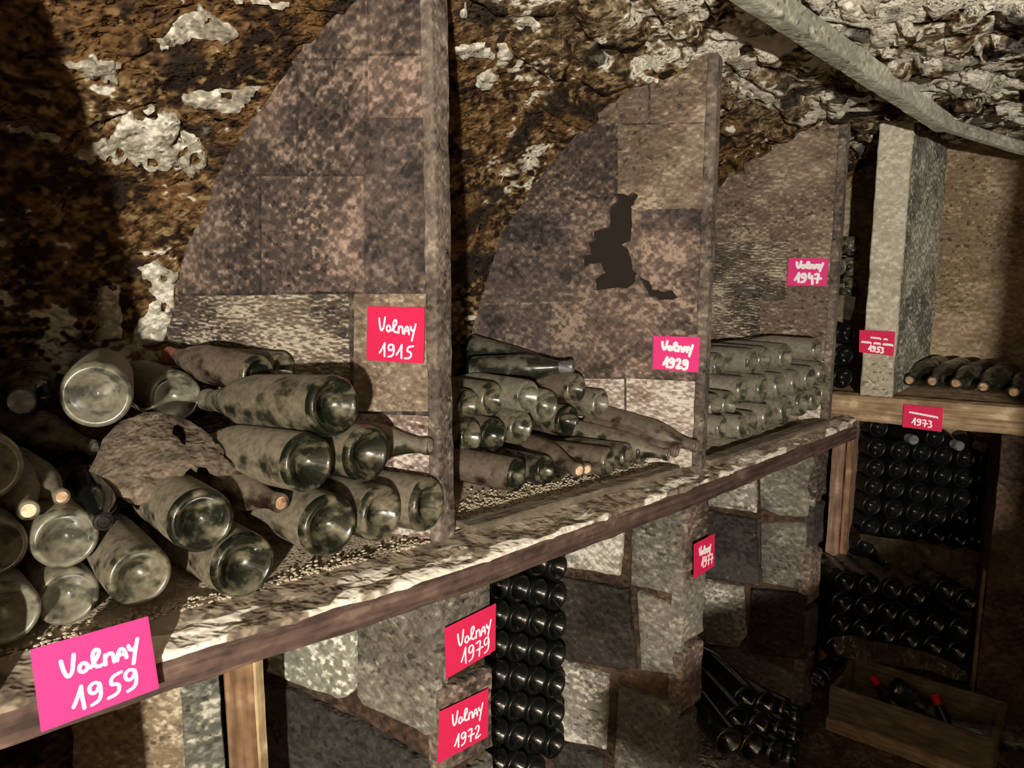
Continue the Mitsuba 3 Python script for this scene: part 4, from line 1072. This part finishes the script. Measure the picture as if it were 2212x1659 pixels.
obj('sheet', film([(1858, 1153), (1900, 1160), (1960, 1168), (2030, 1184), (2105, 1202), (2115, 1212), (2060, 1235), (2010, 1255), (1985, 1262), (1955, 1235), (1920, 1215), (1905, 1205), (1885, 1175), (1860, 1168)], lambda x, y: 2.66 - (y - 1150) * .0011, 3), 'film_clear', k, smooth=60)
k = thing('plastic_film', 'clear plastic film drooping over the back of the crate', 'plastic film')
obj('sheet', film([(1798, 1376), (1840, 1372), (1880, 1385), (1930, 1392), (2000, 1408), (2050, 1428), (2085, 1450), (2094, 1472), (2060, 1468), (2010, 1448), (1960, 1442), (1900, 1432), (1850, 1425), (1815, 1418)], lambda x, y: 2.40 - (y - 1370) * .0006, 5, .014), 'film_clear', k, smooth=60)
k = thing('plastic_film', 'small fold of clear plastic in the niche above the pink note', 'plastic film')
obj('sheet', film([(1796, 640), (1822, 636), (1848, 642), (1845, 668), (1836, 692), (1812, 686), (1796, 672)], lambda x, y: 2.66 - (y - 640) * .0012, 9), 'film_clear', k, smooth=60)

# ------------------------------------------------------------------ pink notes with white handwriting
GL = {
    'V': (.56, [[(0, .92), (.03, .5), (.13, .08), (.25, .03), (.36, .2), (.44, .6), (.50, 1.05)]]),
    'o': (.44, [[(.2, .48), (.05, .38), (.02, .15), (.15, .0), (.32, .06), (.38, .28), (.28, .46), (.16, .47)]]),
    'l': (.50, [[(.0, .12), (.2, .40), (.38, .68), (.38, .90), (.24, .98), (.12, .78), (.10, .35), (.18, .08), (.34, .0), (.50, .1)]]),
    'n': (.46, [[(.02, .0), (.05, .50)], [(.05, .34), (.16, .52), (.30, .52), (.37, .38), (.38, .0)]]),
    'A': (.46, [[(.0, .0), (.05, .34), (.17, .58), (.30, .52), (.36, .3), (.38, .0)], [(.04, .24), (.36, .24)]]),
    'y': (.50, [[(.02, .58), (.04, .36), (.16, .28), (.27, .40)], [(.42, .80), (.28, .28), (.12, -.45)]]),
    '1': (.46, [[(.0, .22), (.14, .5), (.32, 1.0)], [(.32, 1.0), (.30, .5), (.33, .0)]]),
    '9': (.56, [[(.40, .86), (.24, .98), (.06, .84), (.06, .58), (.2, .46), (.36, .60), (.42, .88), (.43, .4), (.34, .08), (.08, .0)]]),
    '5': (.58, [[(.56, 1.0), (.22, .92), (.16, .55), (.38, .56), (.46, .32), (.34, .06), (.04, .02)]]),
    '4': (.54, [[(.14, 1.0), (.06, .50), (.42, .46)], [(.36, .72), (.40, .3), (.44, -.15)]]),
    '7': (.56, [[(.04, .90), (.22, .98), (.38, .95), (.30, .5), (.26, .0)], [(.08, .46), (.56, .48)]]),
    '2': (.58, [[(.06, .80), (.22, 1.0), (.40, .90), (.36, .56), (.16, .20), (.06, .06), (.26, .02), (.52, .16)]]),
    '3': (.52, [[(.06, .92), (.28, 1.0), (.38, .82), (.20, .56), (.40, .42), (.38, .12), (.06, .0)]]),
    '8': (.5, [[(.30, .95), (.1, .8), (.36, .3), (.2, .0), (.06, .25), (.36, .8), (.28, .96)]]),
    '~': (.30, [[(.0, .12), (.08, .40), (.14, .08), (.22, .38), (.30, .10)]]),
    ' ': (.28, []),
}
def strokes(text):
    x, out = 0, []
    for ch in text:
        w, ss = GL[ch]
        out += [[(a + x, b) for a, b in s] for s in ss]; x += w + (.04 if ch != '~' else 0)
    return out, x
def chaikin(p):
    p = np.asarray(p, float)
    for _ in range(2):
        p = np.vstack([p[:1]] + [np.vstack([.75 * a + .25 * b, .25 * a + .75 * b]) for a, b in zip(p[:-1], p[1:])] + [p[-1:]])
    return p
def note(label, plane, corners, lines, paper, lift=.004, curl=.0):
    """corners: the photograph's pixels of top left, top right, bottom right, bottom left, laid onto the plane that carries the note"""
    tl, tr, br, bl = (plane.uz(*c) for c in corners)
    k = thing('price_note', label, 'note')
    W = np.linalg.norm(tr - tl)
    def at(s, t, w=0.):           # s to the right, t downwards
        p = (1 - t) * ((1 - s) * tl + s * tr) + t * ((1 - s) * bl + s * br)
        ww = lift + curl * (t ** 2) * (.3 + .7 * s) + w
        return [p[0], p[1], ww]
    n = 9
    def sheet(w): return np.array([[at(i / (n - 1), j / (n - 1), w) for j in range(n)] for i in range(n)]).reshape(-1, 3)
    top, back = plane.world(sheet(.0005)), plane.world(sheet(0))
    f = grid_mesh(top.reshape(n, n, 3))[1]
    border = [i * n for i in range(n)] + [(n - 1) * n + j for j in range(1, n)] + [i * n + n - 1 for i in range(n - 2, -1, -1)] + [j for j in range(n - 2, 0, -1)]
    side = []
    for a, b in zip(border, border[1:] + border[:1]): side += [[a, b, b + n * n], [a, b + n * n, a + n * n]]
    obj('paper', fix(trimesh.Trimesh(np.vstack([top, back]), np.vstack([f, f[:, ::-1] + n * n, side]), process=False)), paper, k)
    ms = []
    for text, s0, s1, t0, t1, slope, wid in lines:        # the capital height runs from t1 (base line) up to t0
        ss, tot = strokes(text)
        ls = []
        for s in ss:
            q = chaikin(s)
            ls.append(LineString([(s0 + (s1 - s0) * a / tot, t1 - (t1 - t0) * b + slope * (a / tot)) for a, b in q]))
        asp = np.linalg.norm(tl - bl) / W
        g = unary_union([affinity.scale(l, 1, asp, origin=(0, 0)).buffer(wid, quad_segs=3) for l in ls])
        for gg in getattr(g, 'geoms', [g]):
            m = trimesh.creation.extrude_polygon(gg.simplify(.002), 1.0, engine='earcut')
            v = np.array([at(x, y / asp, .0006 + .0006 * z) for x, y, z in m.vertices])
            ms.append(fix(trimesh.Trimesh(plane.world(v), m.faces, process=False)))
    obj('handwriting', trimesh.util.concatenate(ms), 'paint_white', k, label='white handwriting ' + ' '.join(l[0] for l in lines if '~' not in l[0]))
    return k
VY = 'VolnAy'
note('pink note reading Volnay 1915 on the near partition', PART[0]['pl'], [(797, 661), (920, 664), (922, 784), (796, 777)],
     [(VY, .22, .88, .20, .44, .06, .015), ('1915', .24, .84, .66, .90, .04, .015)], 'paper_red', curl=.006)
note('magenta note reading Volnay 1929 beside the holed partition edge', PART[1]['pl'], [(1413, 725), (1513, 728), (1511, 804), (1411, 796)],
     [(VY, .20, .88, .16, .40, .04, .030), ('1929', .24, .80, .62, .90, .05, .030)], 'paper_pink', curl=.004)
note('magenta note reading Volnay 1947 on the far partition', PART[2]['pl'], [(1704, 557), (1790, 558), (1786, 618), (1700, 617)],
     [(VY, .22, .90, .14, .36, .0, .034), ('1947', .20, .86, .54, .86, .02, .034)], 'paper_pink', curl=.004)
xf = -.985
fpl = Plane(np.array([xf, .2, 0]), np.array([.03, 1.0, 0]))
note('largest pink note reading Volnay 1959 on the shelf front at lower left', fpl, [(60, 1395), (313, 1324), (337, 1478), (84, 1572)],
     [(VY, .22, .90, .22, .46, -.02, .018), ('1959', .27, .86, .62, .90, -.02, .017)], 'paper_pink', lift=.012)
note('pink note reading Volnay 1979, upper of two on the near pier end', en1, [(952, 1353), (1063, 1299), (1062, 1400), (955.5, 1462)],
     [(VY, .24, .92, .22, .50, .02, .014), ('1979', .30, .90, .58, .90, .03, .013)], 'paper_red', lift=.010)
note('pink note reading Volnay 1972, lower of two on the near pier end', en1, [(941, 1532), (1047, 1482), (1046, 1586), (937, 1644)],
     [(VY, .26, .90, .16, .42, .03, .014), ('1972', .32, .86, .62, .88, .03, .014)], 'paper_red', lift=.010)
note('small pink note reading Volnay 1977 on the end of the middle pier', en2, [(1481, 1170.5), (1527, 1147), (1526, 1217.5), (1481, 1246)],
     [(VY, .26, .82, .18, .42, .04, .022), ('1977', .36, .94, .50, .80, .06, .020)], 'paper_red', lift=.022)
pfp = Plane(cp.pt(0, 0, .0), -TD)
note('pink note with three illegible lines stuck on the white post', pfp, [(1857, 712), (1934, 716), (1930, 768), (1856, 760)],
     [('~~~ ~', .34, .80, .16, .34, .04, .022), ('~~~ ~~ ~~~', .08, .96, .38, .56, .04, .026), ('1953', .28, .74, .64, .88, .06, .026)], 'paper_red', lift=.012)
note('pink note with faded writing and a year hanging on the lintel front', cp, [(1953, 872), (2037, 880), (2034, 932), (1949, 921)],
     [('~~~~~~~~', .16, .88, .16, .36, .10, .020), ('1973', .24, .78, .54, .82, .06, .020)], 'paper_red', lift=.010)

# ------------------------------------------------------------------ unseen shelf and partition out of the frame, placed to shade the right of the view
rp = thing('unseen_shelf', 'unseen shelf slab out of view, placed to shade the lower right', 'shelf')
obj('slab', board([.115, -.04, SH - .07], [1.0, 0, 0], [0, 3.1, 0], [0, 0, .07], step=.2), 'edge_render', rp)
obj('pier', board([.16, .50, 0], [.9, 0, 0], [0, .09, 0], [0, 0, SH - .072], step=.2), 'block_grey', rp)
rq = thing('partition_wall', 'unseen partition out of view, placed to shade the right edge', 'partition wall')
tg = on_plane(2150, 600, ew.o, ew.n); xr = float(LAMP[0] + (tg[0] - LAMP[0]) * (.60 - LAMP[1]) / (tg[1] - LAMP[1]))
obj('mortar_core', board([xr, .60, SH + .001], [1.36 - xr, 0, 0], [0, .05, 0], [0, 0, 1.06], step=.2), 'plaster_brown', rq)
struct('wall_right', grid_mesh(np.array([[[2.6, y, z] for z in (-.1, 2.8)] for y in (-4.2, 4.6)])), 'wall_warm')
struct('wall_back', grid_mesh(np.array([[[x, -3.2, z] for z in (-.1, 2.8)] for x in (-3, 3.2)])), 'wall_warm')

# ------------------------------------------------------------------ the unseen bulb behind the camera that lights everything
lk = thing('unseen_bulb', 'unseen bulb out of view behind the camera, lighting the whole cellar', 'lamp')
ball = trimesh.creation.icosphere(subdivisions=3, radius=LAMP_R); ball.apply_translation(LAMP)
scene[lk + '__bulb'] = mikit.ply(ball, 'bulb_glass', smooth=True)
scene[lk + '__bulb']['emitter'] = {'type': 'area', 'radiance': {'type': 'rgb', 'value': [LAMP_POWER * 1.0, LAMP_POWER * .92, LAMP_POWER * .79]}}
obj('socket', tube([LAMP + Z * (LAMP_R - .004), LAMP + Z * (LAMP_R + .05)], .016, 14), 'iron_dark', lk)
obj('cord', tube([LAMP + Z * (LAMP_R + .05), LAMP + Z * .45], .003, 6), 'iron_dark', lk)
